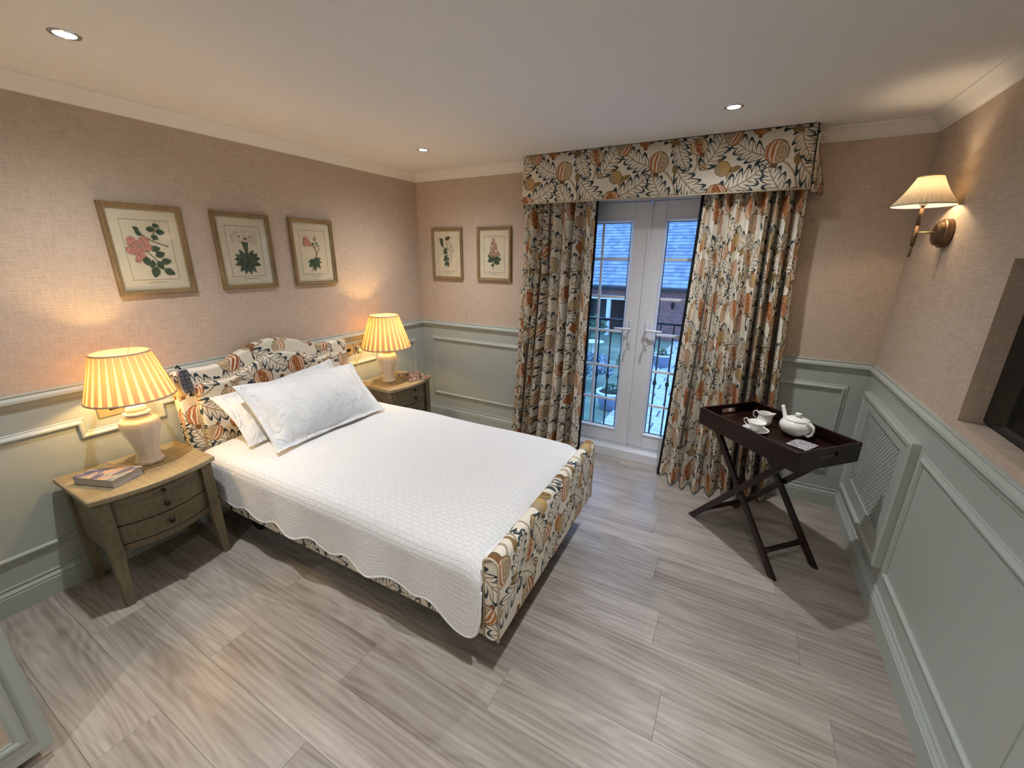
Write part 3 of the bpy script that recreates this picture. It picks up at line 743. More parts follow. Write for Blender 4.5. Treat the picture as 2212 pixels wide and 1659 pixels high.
# side rails, metal base, mattress
for sy in (-1, 1):
    MB().box(.07, FX - .07, sy * .555 - .018, sy * .555 + .018, .185, .40).build('side_rail', 'print', bed, bevel=.01, autouv=True)
MB().box(.07, FX - .07, -.53, .53, .23, .36).build('bed_base', 'darkmetal', bed, bevel=.01)
MB().box(.10, FX - .07, -.545, .545, .365, .535).build('mattress', 'linen_white', bed, bevel=.035, seg=3)
for x in (.33, 1.90):
    for y_ in (-.44, .44):
        lg = MB(); lg.beam((x, y_, .24), (x, y_, .125), .05, .05); lg.beam((x - .03, y_, .13), (x + .045, y_, .10), .035, .03)
        leg = lg.build('leg', 'black', bed, bevel=.004)
        for k in (-1, 1):
            wh = MB().lathe([(.012, -.012), (.050, -.012), (.056, -.006), (.056, .006), (.050, .012), (.012, .012)], 24)
            wo = wh.build('castor_wheel', 'black', leg); wo.rotation_euler = (PI / 2, 0, 0); wo.location = (x + .02, y_ + .022 * k, .056)
            hb_ = MB().lathe([(.004, -.0135), (.030, -.0135), (.032, -.010), (.032, .010), (.030, .0135), (.004, .0135)], 20).build('hub', 'darkmetal', leg)
            hb_.rotation_euler = (PI / 2, 0, 0); hb_.location = (x + .02, y_ + .022 * k, .056)
MB().beam((.33, -.44, .2), (.33, .44, .2), .04, .04).build('cross_bar', 'black', bed)
MB().beam((1.90, -.44, .2), (1.90, .44, .2), .04, .04).build('cross_bar', 'black', bed)

# quilt
qx0, qx1 = .11, FX - .068
YH = .600; ZQ = .548; RQ = .075
def hem(x, side):
    s = .283 + .018 * math.cos(2 * PI * (x - .565) / .262)
    if x > 1.80:
        t = min(1, (x - 1.80) / .20); t = t * t * (3 - 2 * t); s = s * (1 - t) + .180 * t
    e = max(0, (x - (qx1 - .085)) / .085); s += .12 * (1 - math.sqrt(max(0, 1 - e * e)))
    if x < .34:
        t = (.34 - x) / .22; s += .20 * min(1, t) ** 1.2 if t > 0 else 0
    return s
def qfn(u, v):
    x = qx0 + (qx1 - qx0) * u
    wav = .008 * math.sin(9.2 * x) + .005 * math.sin(21 * x + 1)
    if v < .3:   # near drop
        t = v / .3; z0 = hem(x, -1); z = z0 + (ZQ - RQ - z0) * t
        yy = -YH - .010 * (1 - t) - wav * (1 - t) - .006 * math.sin(14 * x) * (1 - t)
    elif v > .7:
        t = (1 - v) / .3; z0 = hem(x, 1); z = z0 + (ZQ - RQ - z0) * t; yy = YH - .01 + .010 * (1 - t)
    else:
        t = (v - .3) / .4; L = 2 * (YH - RQ); A = PI / 2 * RQ; tot = L + 2 * A; s = t * tot
        if s < A: a = s / RQ; yy = -YH + RQ - RQ * math.cos(a); z = ZQ - RQ + RQ * math.sin(a)
        elif s > A + L: a = (tot - s) / RQ; yy = YH - .01 - RQ + RQ * math.cos(a); z = ZQ - RQ + RQ * math.sin(a)
        else:
            k = (s - A) / L; yy = -YH + RQ + k * (L - .01); z = ZQ + .012 * math.sin(PI * k)
    # soft undulation and falling foot end
    if .3 < v < .7: z += .004 * math.sin(7 * x + 3 * yy) + .003 * math.sin(13 * yy - 4 * x)
    e = max(0, (x - (qx1 - .10)) / .10)
    if z > .30: z -= .05 * e ** 2 * min(1, (z - .3) / .2)
    h = max(0, (.22 - x) / .12)
    if .3 <= v <= .7: z -= .03 * h * h
    return (x, yy, z)
q = MB().grid(qfn, 150, 110, True, lambda u, v: (u * 1.98, v / .3 * .27 if v < .3 else (.27 + (v - .3) / .4 * 1.28 if v < .7 else 1.55 + (v - .7) / .3 * .27)))
# uv by arc length across
qo = q.build('quilt', 'quilt', None, recalc=False, solid=.008)
qo.location = (BX, BY, 0.004); qo.rotation_euler = (0, 0, math.radians(.7))
tag(qo, 'white quilted bedspread with scalloped hem over the bed', 'bedspread')
b = MB(); pts = [qfn(i / 150, 0.0) for i in range(151)]
b.tube(pts + [qfn(1.0, .3 * i / 20) for i in range(1, 21)], .0065, 6).build('bound_hem', 'linen_white', qo)
MB().tube([qfn(i / 150, 1.0) for i in range(151)], .0065, 6).build('bound_hem', 'linen_white', qo)

# pillows: bilinear corner patch plus bulge, with flat oxford border
def pillow(name, label, BL, BR, TL, TR, thick, seed, flange=.038):
    rnd = random.Random(seed)
    P = [Vector(p) for p in (BL, BR, TL, TR)]
    nrm = (P[1] - P[0]).cross(P[2] - P[0]).normalized()
    if nrm.x < 0: nrm = -nrm
    def pos(u, v): return (P[0] * (1 - u) + P[1] * u) * (1 - v) + (P[2] * (1 - u) + P[3] * u) * v
    cen = pos(.5, .5)
    Wd = (P[1] - P[0]).length; Ht = (P[2] - P[0]).length; fu, fv = flange / Wd, flange / Ht
    ph = [rnd.uniform(0, 6.28) for _ in range(6)]
    def surf(u, v, sd):
        a = min(max((u - fu) / (1 - 2 * fu), 0), 1); c = min(max((v - fv) / (1 - 2 * fv), 0), 1)
        bul = (max(0, math.sin(PI * a)) ** .55) * (max(0, math.sin(PI * c)) ** .62)
        h = thick * bul * (1 if sd > 0 else .3)
        ed = 1 - bul
        pin = .010 * math.sin(PI * u) * (1 if v < .5 else -1) * abs(2 * v - 1) ** 2
        w_ = .006 * (math.sin(11 * u + ph[0]) * math.sin(9 * v + ph[1])) * bul + .012 * math.sin(17 * u + 4 * v + ph[2]) * max(0, ed - .6) * (1 if sd > 0 else 1)
        cr = .010 * math.exp(-((a * 14) % 3.1 - 1.5) ** 2) * math.exp(-a * 7) * bul
        pu, pv = u + .030 * (1 - 2 * u) * (1 - (2 * v - 1) ** 2), v + .045 * (1 - 2 * v) * (1 - (2 * u - 1) ** 2)
        p = pos(pu, pv) + nrm * (sd * (h + .0035) + w_ + cr * sd)
        p.z -= .012 * max(0, ed - .3) * (1 if v > .5 else .4)
        p.z = max(p.z, .5765 + .002 * (1 + sd) + .004 * math.sin(15 * u + ph[3]) ** 2)
        # pull corners in
        q_ = p + (cen - pos(u, v)) * (.05 * bul * 0)
        return tuple(q_)
    o = MB()
    o.grid(lambda u, v: surf(u, v, 1), 46, 34, True)
    n1 = len(o.v)
    o.grid(lambda u, v: surf(u, v, -1 if True else 0), 46, 34, True)
    # stitch the rims
    nu, nv = 46, 34; idx = lambda i, j: j * (nu + 1) + i
    ring = [idx(i, 0) for i in range(nu)] + [idx(nu, j) for j in range(nv)] + [idx(i, nv) for i in range(nu, 0, -1)] + [idx(0, j) for j in range(nv, 0, -1)]
    for a, b_ in zip(ring, ring[1:] + ring[:1]): o.f.append((a, b_, b_ + n1, a + n1)); o.sm.append(True)
    ob = o.build(name, 'pillowcase', None)
    return tag(ob, label, 'pillow', 'white pillows on the bed')
pillow('pillow', 'white pillow in front, leaning on the other pillow', (.672, -2.06, .568), (.672, -1.24, .568), (.325, -2.05, .925), (.275, -1.155, .865), .118, 3)
pillow('pillow', 'white pillow behind, propped against the printed headboard', (.46, -2.09, .575), (.42, -1.22, .575), (.205, -2.125, .855), (.19, -1.285, .91), .062, 5)

# ------------------------------------------------------------------ handset on the headboard
hs = thing('bed_handset', 'grey bed control handset hooked over the near end of the headboard', 'remote control', (.115, -2.19, .955))
b = MB(); n = 24
pts = []
for i in range(n):
    a = 2 * PI * i / n; ca, sa = math.cos(a), math.sin(a)
    pts.append((.028 * math.copysign(abs(ca) ** .45, ca), .072 * math.copysign(abs(sa) ** .45, sa)))
b.prism(pts, 0, .020, lambda a, c, h: (h, a, c)); b.build('body', plain('pale_grey_plastic', srgb(150, 152, 158), .5), hs, bevel=.004)
b = MB(); b.prism([(a * .88, c * .94) for a, c in pts], .018, .0225, lambda a, c, h: (h, a, c)); b.build('face', plain('slate_keypad', srgb(70, 74, 82), .5), hs)
bm_ = None
for r_ in range(5):
    for s_ in (-1, 1):
        o = MB().prism([(x * .30, y_ * .12) for x, y_ in pts], .022, .0245, lambda a, c, h: (h, a, c)).build('button', plain('keypad_button', srgb(96, 100, 108), .5), hs) if bm_ is None else inst(bm_, 'button', hs)
        bm_ = bm_ or o; o.location = (0, s_ * .012, .046 - r_ * .024)
MB().tube([(.0, 0, .07), (-.03, 0, .085), (-.055, 0, .07)], .006, 8).build('hook', 'black', hs)
hs.rotation_euler = (math.radians(3), 0, 0)

# ------------------------------------------------------------------ bedside tables
def bedside(y, label):
    t = thing('bedside_table', label, 'bedside table', (.03, y, 0), 0, 'bow-fronted bedside tables')
    hw, D, bow, Z = .258, .417, .052, .60
    front = lambda yy, d=0.0, h=hw: D - d + bow * (1 - (yy / h) ** 2)
    def bowpoly(x0, d, h, n=16):
        return [(x0, -h), *[(front(-h + 2 * h * i / n, d, h), -h + 2 * h * i / n) for i in range(n + 1)], (x0, h)]
    MB().prism(bowpoly(0, 0, hw), Z - .026, Z).build('table_top', 'standtop', t, bevel=.006)
    MB().prism(bowpoly(.01, .014, hw - .014), Z - .036, Z - .0265).build('top_moulding', 'stand', t, bevel=.002)
    # carcass
    b = MB(); h = hw - .028
    b.box(.02, D - .03, -h + .004, -h + .018, .285, Z - .037); b.build('side_panel', 'stand', t)
    b = MB(); b.box(.02, D - .03, h - .018, h - .004, .285, Z - .037); b.build('side_panel', 'stand', t)
    MB().box(.015, .022, -h, h, .285, Z - .037).build('back_panel', 'stand', t)
    hi = h - .038
    MB().prism(bowpoly(.022, .05, hi), .285, Z - .037).build('carcass', 'stand', t)
    MB().prism(bowpoly(.30, .030, hi), .283, .315).build('lower_rail', 'stand', t, bevel=.002)
    def dr(name, z0, z1, kz, kr):
        o = MB().prism(bowpoly(.30, .027, hi - .003), z0, z1).build(name, 'stand', t, bevel=.003)
        kx = front(0, .027, hi - .003)
        k = MB().lathe([(.004, 0), (.0055, .004), (.005, .010), (kr, .016), (kr * 1.05, .021), (kr * .7, .026), (.001, .028)], 16).build('knob', 'knob', o)
        k.rotation_euler = (0, PI / 2, 0); k.location = (kx - .001, 0, kz)
    dr('pull_out_slide', .528, .556, .542, .0075); dr('drawer', .421, .516, .468, .0125); dr('drawer', .321, .415, .368, .0125)
    MB().prism(bowpoly(.30, .029, hi), .517, .527).build('slide_rail', 'stand', t)
    for lx, sx in ((.037, -1), (D - .030, 1)):
        for sy in (-1, 1):
            b = MB(); w0, w1 = .050, .032
            yy = sy * (h - .018); o = (w0 - w1) / 2
            b.beam((lx, yy, Z - .037), (lx, yy, .28), w0, w0)
            b.beam((lx, yy, .28), (lx + (.004 if sx > 0 else 0), yy + sy * o, 0.0), w0, w0, taper=w1 / w0)
            b.build('leg', 'stand', t, bevel=.002)
    return t
bedside(-2.523, 'limed oak bow-fronted bedside table nearest the camera, holding the book')
bedside(-.703, 'limed oak bow-fronted bedside table in the far corner, holding the magazine')

# ------------------------------------------------------------------ table lamps
def lamp(x, y, rb, rt, zb, zt, label, ph, lid=True):
    t = thing('table_lamp', label, 'table lamp', (x, y, .60), 0, 'lit ceramic bedside lamps')
    zb -= .6; zt -= .6
    prof = [(.064, 0), (.066, .006), (.066, .012), (.060, .016), (.053, .030), (.049, .055), (.051, .085), (.060, .120), (.073, .158), (.082, .190), (.085, .212), (.081, .234), (.066, .250), (.046, .260), (.042, .268)]
    MB().lathe(prof, 8, smooth=True, a0=PI / 8).build('ceramic_body', 'ceramic', t, bevel=.014, seg=4)
    MB().lathe([(.044, .266), (.058, .272), (.059, .278), (.046, .284), (.044, .298), (.036, .312), (.016, .318)], 8, smooth=False, a0=PI / 8).build('ceramic_lid', 'ceramic', t, bevel=.005, seg=3)
    MB().lathe([(.012, .316), (.012, .345), (.017, .348), (.017, .385), (.012, .39)], 16).build('bulb_holder', 'cordwhite', t)
    # shade: single-layer cone plus doubled pleats laid over it
    sh = MB(); n = 96
    sh.lathe([(rb, zb), (rt, zt)], n, cap=False); so = sh.build('shade', 'shade', t, recalc=False)
    N = 28; pl = MB(); a = 2 * PI / N
    def pfn(u, v):
        r = rb + (rt - rb) * v + .0022 + .0016 * math.sin(PI * u); wid = .56 + .36 * v; ang = (u - .5) * a * wid
        return (r * math.cos(ang), r * math.sin(ang), zb + (zt - zb) * v)
    p0 = pl.grid(pfn, 4, 3, True).build('pleat', 'pleat', so, recalc=False)
    for i in range(1, N): inst(p0, 'pleat', so, rz=i * a)
    MB().lathe([(rb + .004, zb - .003), (rb + .005, zb + .002), (rb + .003, zb + .006), (rb - .002, zb + .004), (rb - .002, zb - .002), (rb + .004, zb - .003)], 64, cap=False).build('lower_binding', 'pleat', so)
    MB().lathe([(rt + .004, zt - .006), (rt + .005, zt - .001), (rt + .002, zt + .003), (rt - .002, zt), (rt - .002, zt - .005), (rt + .004, zt - .006)], 64, cap=False).build('upper_binding', 'pleat', so)
    b = MB(); zc = zt - .03
    for i in range(3):
        an = 2 * PI * i / 3 + ph; b.tube([(0.012 * math.cos(an), .012 * math.sin(an), .386), (.5 * rt * math.cos(an), .5 * rt * math.sin(an), zc - .01), ((rt - .004) * math.cos(an), (rt - .004) * math.sin(an), zt - .003)], .0016, 6)
    b.build('shade_carrier', 'brass', so)
    light('bulb_light', 'POINT', (0, 0, min(.455, (zb + zt) / 2 + .01)), LAMP_POWER, LAMP_COL, t, shadow_soft_size=.028)
    return t
lamp(.215, -2.46, .176, .111, .962, 1.190, 'lit cream ceramic lamp with pleated shade beside the book', .4)
l2 = lamp(.24, -.758, .203, .116, .905, 1.172, 'lit cream ceramic lamp with pleated shade beside the magazine', 1.2)
MB().tube([(-.06, 0, .015), (-.10, -.03, .012), (-.13, -.10, .004), (-.15, -.14, .006), (-.165, -.17, .03), (-.17, -.175, .12), (-.175, -.17, .20), (-.185, -.165, .26)], .0032, 6).build('flex', 'cordwhite', l2)

# ------------------------------------------------------------------ sockets
def socket(y, z, wid, label, plug=None):
    t = thing('wall_socket', label, 'socket', (.004, y, z), 0, 'brass wall sockets')
    MB().box(0, .006, -wid / 2, wid / 2, -.043, .043).build('plate', 'brass', t, bevel=.002)
    MB().box(.005, .0085, -.028, .014, -.012, .012).build('insert', 'black', t, bevel=.001)
    if plug is not None: MB().box(.005, .035, plug - .022, plug + .022, -.024, .024).build('plug', 'cordwhite', t, bevel=.005)
socket(-2.475, .872, .15, 'brass wall socket behind the lamp with the book', .05)
socket(-.955, .885, .088, 'brass wall switch plate beside the headboard')
socket(-.86, .885, .086, 'brass wall socket with white plug behind the far lamp', 0.0)

# ------------------------------------------------------------------ book and magazine
def covermat(name, stops, scale, vec=(1, 1, 1)):
    m, nt, b_ = newmat(name); tc = nt.vm('MULTIPLY', nt.n('ShaderNodeTexCoord').outputs['Object'], vec)
    nt.put(b_.inputs['Base Color'], nt.ramp(nt.noise(tc, scale, 3, .6, .5), stops)); b_.inputs['Roughness'].default_value = .35; return m
bk = thing('paperback_book', 'thick paperback book with coloured cover on the near bedside table', 'book', (.268, -2.64, .60), math.radians(21))
cm = covermat('painted_book_cover', [(.34, srgb(52, 54, 84)), (.44, srgb(104, 104, 130)), (.50, srgb(190, 156, 126)), (.54, srgb(138, 146, 146)), (.66, srgb(96, 110, 118)), (.76, srgb(176, 178, 172))], 9.0)
MB().box(-.108, .106, -.070, .068, .002, .037).build('pages', 'paperpage', bk)
MB().box(-.110, .110, -.072, .072, .037, .0385).build('front_cover', cm, bk)
MB().box(-.110, .110, -.072, .072, 0, .0015).build('back_cover', cm, bk)
MB().box(-.110, .110, .070, .0725, .001, .038).build('spine', cm, bk, bevel=.001)
mg = thing('magazine', 'glossy magazine with dark patterned cover on the far bedside table', 'magazine', (.335, -.555, .60), math.radians(-25))
mm = covermat('busy_magazine_cover', [(.40, srgb(30, 24, 26)), (.47, srgb(70, 44, 40)), (.51, srgb(205, 186, 174)), (.545, srgb(40, 30, 32)), (.62, srgb(150, 100, 88)), (.68, srgb(28, 24, 28))], 16.0, (1, 2.4, 1))
MB().box(-.138, .138, -.102, .102, .001, .009).build('pages', 'paperpage', mg)
MB().box(-.140, .140, -.104, .104, .009, .010).build('front_cover', mm, mg)
MB().box(-.140, .140, -.104, .104, 0, .001).build('back_cover', mm, mg)

# ------------------------------------------------------------------ framed botanical prints
def picture(mp, a0, label, art, w=.352, zc=1.665, h=.46):
    """mp(a, z, out) wall mapping; a0 = centre along wall"""
    base = mp(a0, zc, 0)
    t = thing('framed_print', label, 'picture', base, 0, 'framed botanical prints')
    L = lambda a, c, o: tuple(Vector(mp(a0 + a, zc + c, o)) - Vector(base))
    hw, hh = w / 2, h / 2
    MB().sweep([(-hw, -hh), (hw, -hh), (hw, hh), (-hw, hh)], [(0, .001), (0, .018), (.004, .022), (.012, .022), (.016, .018), (.022, .017), (.022, .004)], L, True).build('frame', 'frame', t)
    MB().sweep([(-hw + .022, -hh + .022), (hw - .022, -hh + .022), (hw - .022, hh - .022), (-hw + .022, hh - .022)], [(0, .004), (0, .0165), (.003, .0165), (.006, .011), (.006, .004)], L, True).build('gilt_slip', 'gilt', t)
    iw, ih = hw - .026, hh - .026
    def sheet(name, mat, polys, o):
        b = MB()
        o = .006 + (o - .006) * 4
        for i_, poly in enumerate(polys): b.add([L(x, y_, o + i_ * 1.5e-5) for x, y_ in poly], [tuple(range(len(poly)))])
        return b.build(name, mat, pr if name != 'print_paper' else t, recalc=False)
    pr = sheet('print_paper', 'printpaper', [[(-iw, -ih), (iw, -ih), (iw, ih), (-iw, ih)]], .006)
    bw, bh = iw - .045, ih - .052; k = .0008
    rect = lambda x0, x1, y0, y1: [(x0, y0), (x1, y0), (x1, y1), (x0, y1)]
    sheet('border_line', 'ink', [rect(-bw, bw, bh - k, bh + k), rect(-bw, bw, -bh - k, -bh + k), rect(-bw - k, -bw + k, -bh, bh), rect(bw - k, bw + k, -bh, bh)], .0064)
    # illegible hand-lettered caption
    cap = []
    for i in range(22):
        x = -.04 + i * .0038; q = .0016 * math.sin(i * 2.3) + (.002 if i % 6 == 0 else 0)
        cap.append([(x, -bh - .016 - abs(q)), (x + .0028, -bh - .016), (x + .0032, -bh - .0135 + q), (x + .0006, -bh - .014)])
    sheet('caption', 'ink', cap, .0064)
    def leafp(x, y_, ang, l, wd, n=7):
        ca, sa = math.cos(ang), math.sin(ang); up = []; dn = []
        for i in range(n + 1):
            s = i / n; ww = wd * math.sin(PI * s ** .85); up.append((l * s, ww)); dn.append((l * s, -ww))
        return [(x + px * ca - py * sa, y_ + px * sa + py * ca) for px, py in up + dn[::-1][1:-1]]
    def blob(x, y_, r, sq=1.0, n=12, j=.15):
        return [(x + r * (1 + j * math.sin(3 * i + x * 99)) * math.cos(2 * PI * i / n), y_ + sq * r * (1 + j * math.cos(5 * i + y_ * 77)) * math.sin(2 * PI * i / n)) for i in range(n)]
    def line(pts, th=.0018):
        out = []
        for (x0, y0), (x1, y1) in zip(pts, pts[1:]):
            d = math.hypot(x1 - x0, y1 - y0) or 1; nx, ny = -(y1 - y0) / d * th, (x1 - x0) / d * th
            out.append([(x0 + nx, y0 + ny), (x1 + nx, y1 + ny), (x1 - nx, y1 - ny), (x0 - nx, y0 - ny)])
        return out
    art(sheet, leafp, blob, line)
    MB().add([L(-iw, -ih, .0135), L(iw, -ih, .0135), L(iw, ih, .0135), L(-iw, ih, .0135)], [(0, 1, 2, 3)]).build('glass', 'picglass', t, recalc=False)
    return t
rnd = random.Random(11)
def art_rose(S, lf, bl, ln):
    S('printed_stem', 'inkstem', ln([(-.05, .11), (-.02, .075), (.02, .045), (.085, .02)], .0022) + ln([(-.04, .02), (.01, -.04), (.06, -.12)], .0018) + ln([(.02, .05), (.03, .09), (.065, .12)], .0015), .0066)
    S('printed_leaves', 'inkleaf', [lf(x, y_, a, l, l * .34) for x, y_, a, l in ((.0, .105, .1, .042), (.03, .125, .1, .034), (.04, .095, .0, .042), (.015, .075, -.5, .038), (-.03, .10, 2.6, .03), (-.025, .075, 2.4, .034),
      (.0, .005, .15, .046), (.015, -.03, .35, .05), (.0, -.05, -1.9, .046), (.035, -.06, .1, .05), (.01, -.085, -1.9, .06), (.04, -.10, -.5, .056), (-.03, -.03, -1.5, .05), (.02, -.055, -1.2, .05))], .0067)
    S('printed_bloom', 'inkrose', [bl(-.045, .02, .034), bl(-.075, .045, .022), (bl(-.02, .045, .024)), bl(-.085, .0, .02), bl(-.05, -.025, .022), bl(-.065, -.05, .013), bl(-.01, .015, .02)], .0069)
    S('bloom_shading', 'inklilac', [bl(-.045, .02, .014), bl(-.06, .035, .009), bl(-.03, .005, .009), bl(-.075, .015, .007)], .0071)
def art_trumpet(S, lf, bl, ln):
    S('printed_stem', 'inkleaf', [[(-.004, -.06), (.006, -.06), (.010, .0), (.020, .06), (-.022, .06), (-.008, 0)]], .0066)
    S('printed_leaves', 'inkleaf', [lf(.0, -.06, a, .085, .017) for a in (.25, .6, -.3, 2.6, 2.95, 3.4, -1.0, -1.45, -1.9, -2.3, 1.0, 2.1)], .0067)
    S('leaf_shading', 'inkshade', [lf(.0, -.065, a, .06, .004) for a in (-.3, -1.0, -1.45, -1.9, -2.3, 3.4)], .0069)
    S('printed_bloom', 'inkpale', [bl(-.05, .085, .028), bl(.0, .085, .036, .8), bl(.05, .085, .028), bl(-.02, .105, .028), bl(.03, .105, .026), bl(-.062, .06, .014), bl(.062, .06, .014)], .0068)
    S('bloom_shading', 'inkstem', [bl(.004, .078, .011, .6), bl(-.03, .09, .005), bl(.035, .09, .005)], .007)
def art_mallow(S, lf, bl, ln):
    S('printed_stem', 'inkstem', ln([(-.03, -.13), (-.01, -.07), (.02, -.02), (.012, .03), (.0, .07)], .002) + ln([(.02, -.02), (.05, .03)], .002) + ln([(.012, .03), (.03, .06)], .0014) + ln([(.012, .03), (-.02, .05)], .0014), .0066)
    S('printed_leaves', 'inkleaf', [lf(-.01, -.05, a, l, l * .2) for a, l in ((-.35, .07), (-.9, .085), (-1.5, .085), (-2.2, .07), (.1, .06), (-2.8, .05))] + [bl(.03, .065, .008), bl(-.02, .052, .008), bl(.04, .045, .007), bl(0, .06, .008)], .0067)
    S('printed_bloom', 'inkrose', [bl(-.045, .075, .022), bl(-.065, .06, .018), bl(-.03, .06, .018), bl(-.055, .09, .018), lf(.012, .075, 1.2, .045, .009)], .0068)
def art_drop(S, lf, bl, ln):
    S('printed_stem', 'inkstem', ln([(-.02, .13), (0, .08), (.0, 0), (-.01, -.12)], .002), .0066)
    S('printed_leaves', 'inkleaf', [lf(-.07, .14, -1.3, .09, .018), lf(-.02, .13, .3, .065, .018), lf(-.04, .12, 2.9, .05, .016)] + [lf(.0, .05 - i * .03, a, .05, .016) for i, a in enumerate((3.6, 3.4, 3.8, 3.5, 3.9))] + [lf(-.005, -.06, -1.2, .06, .015), lf(0, -.03, -.8, .05, .015)], .0067)
    S('printed_bloom', 'inkpale', [bl(.02, .10, .02), bl(.045, .075, .022), bl(.03, .045, .02), bl(.055, .03, .018), bl(.03, .0, .02), bl(.05, -.02, .018), bl(.035, -.05, .018), bl(.02, .07, .016)], .0068)
    S('bloom_shading', 'inkstem', [bl(.045, .07, .006), bl(.03, .04, .005), bl(.05, .025, .005), bl(.035, -.005, .005)], .007)
def art_lilac(S, lf, bl, ln):
    S('printed_stem', 'inkstem', ln([(0, .05), (.002, -.02), (-.012, -.13)], .002), .0066)
    S('printed_leaves', 'inkleaf', [lf(0, -.035, a, .075, .021) for a in (-.1, -.7, 2.75, 3.5, 2.3)] + [lf(.0, -.07, -.2, .05, .012), lf(0, -.08, -2.6, .04, .012)], .0067)
    pts = []
    for i in range(60):
        v = rnd.random(); wd = .048 * (1 - v) ** .7 + .006; pts.append(bl(.008 + rnd.uniform(-wd, wd) - .02 * v, -.02 + .15 * v, .0085, 1, 7))
    S('printed_bloom', 'inklilac', pts, .0068)
    S('bloom_shading', 'inkrose', [bl(.008 + rnd.uniform(-.03, .03), rnd.uniform(-.01, .09), .004, 1, 6) for _ in range(24)], .007)
picture(ML, -2.157, 'framed rose print with deep green leaves, nearest above the lamp', art_rose)
picture(ML, -1.656, 'framed pale trumpet flower print, middle of three above the bed', art_trumpet)
picture(ML, -1.167, 'framed pink mallow print, third from camera above the bed', art_mallow)
picture(MBk, .350, 'framed hanging white blossom print nearest the room corner', art_drop)
picture(MBk, .864, 'framed dusky lilac print beside the left curtain', art_lilac)

# ------------------------------------------------------------------ wall light
wlx = thing('wall_light', 'lit wall light with cream pleated shade and bronze bracket above radiator cover', 'wall light', (W, -.525, 1.77))
bp = MB().lathe([(.060, 0), (.063, .004), (.063, .026), (.058, .031), (.054, .033), (.052, .044), (.040, .052), (.012, .054)], 48, smooth=False).build('back_plate', 'bronze', wlx); bp.rotation_euler = (0, -PI / 2, 0)
sx = -.117
MB().tube([(-.05, 0, .004), (sx, 0, .004)], .0052, 12).build('arm', 'brass', wlx)
b = MB(); b.tube([(sx, 0, -.105), (sx, 0, -.05)], .0048, 10); b.tube([(sx, 0, -.05), (sx, 0, -.03), (sx, 0, .035)], .0085, 12); b.tube([(sx, 0, .035), (sx, 0, .125)], .0075, 12)
b.build('stem', 'bronze', wlx)
MB().lathe([(.006, .12), (.016, .126), (.016, .15), (.010, .156)], 16, (sx, 0, 0)).build('bulb_holder', 'cordwhite', wlx)
zb, zt = .122, .245
def sfn(u, v):
    a = 2 * PI * u; pl = .0050 * (1 - abs((u * 40) % 1 * 2 - 1)); sag = .006 * math.sin(PI * v)
    r = .113 + (.043 - .113) * v - sag + pl * (1 - .5 * v)
    return (sx + r * math.cos(a), r * math.sin(a), zb + (zt - zb) * v)
so = MB().grid(sfn, 160, 8, False).build('shade', 'sconceshade', wlx, recalc=False)
MB().lathe([(.115, zb - .002), (.117, zb + .002), (.114, zb + .005), (.111, zb + .001), (.115, zb - .002)], 48, (sx, 0, 0), cap=False).build('lower_binding', 'sconceshade', so)
MB().lathe([(.044, zt - .003), (.046, zt), (.043, zt + .003), (.041, zt), (.044, zt - .003)], 40, (sx, 0, 0), cap=False).build('upper_binding', 'brass', so)
light('bulb_light', 'POINT', (sx, 0, .188), SCONCE_POWER, SCONCE_COL, wlx, shadow_soft_size=.016)

# ------------------------------------------------------------------ television in its niche
tv = thing('television', 'black flat screen television recessed in the right wall niche', 'television', (W + .066, NY1, 1.075))
wd_ = NY1 - NY0
MB().box(0, .045, -wd_ + .02, -.002, 0.003, .565).build('casing', 'black', tv, bevel=.003)
m, nt, b_ = newmat('dark_screen'); b_.inputs['Base Color'].default_value = (.004, .004, .005, 1); b_.inputs['Roughness'].default_value = .08
MB().box(-.001, .001, -wd_ + .032, -.014, .018, .553).build('screen', m, tv)
MB().box(.0, .045, -.9, -.4, -.006, .004).build('stand_foot', 'black', tv)

# ------------------------------------------------------------------ tray table
tc_ = Vector((3.0955, -.672, 0)); ang = math.radians(-44.3)
tt = thing('butler_tray_table', 'dark mahogany folding tray table with crossed legs beside the curtain', 'tray table', tc_, ang)
LX, LY, ZR = .326, .2155, .770
# long sides dip, short ends carry hand holes
def side(sg):
    b = MB(); n = 16; top = []; 
    poly = [(-LX, ZR - .105), (LX, ZR - .105), (LX, ZR), (-LX, ZR)]
    return MB().prism(poly, sg * LY, sg * (LY - .014), lambda a, c, h: (a, h, c)).build('tray_side', 'mahogany', tt, bevel=.003)
side(-1); side(1)
def end(sg):
    y2 = LY - .014; hy, hz0, hz1 = .055, ZR - .054, ZR - .024
    b = MB(); x0, x1 = sorted((sg * LX, sg * (LX - .014)))
    b.box(x0, x1, -y2, -hy, ZR - .105, ZR); b.box(x0, x1, hy, y2, ZR - .105, ZR); b.box(x0, x1, -hy, hy, ZR - .105, hz0); b.box(x0, x1, -hy, hy, hz1, ZR)
    return b.build('tray_end', 'mahogany', tt)
end(-1); end(1)
ZT_ = ZR - .062
MB().box(-LX + .012, LX - .012, -LY + .012, LY - .012, ZT_ - .010, ZT_).build('tray_floor', 'mahogany', tt)
for sg in (-1, 1): MB().box(-LX + .014, LX - .014, sg * (LY - .022) - .004, sg * (LY - .022) + .004, ZT_ + .02, ZT_ + .026).build('inner_bead', 'mahogany', tt)
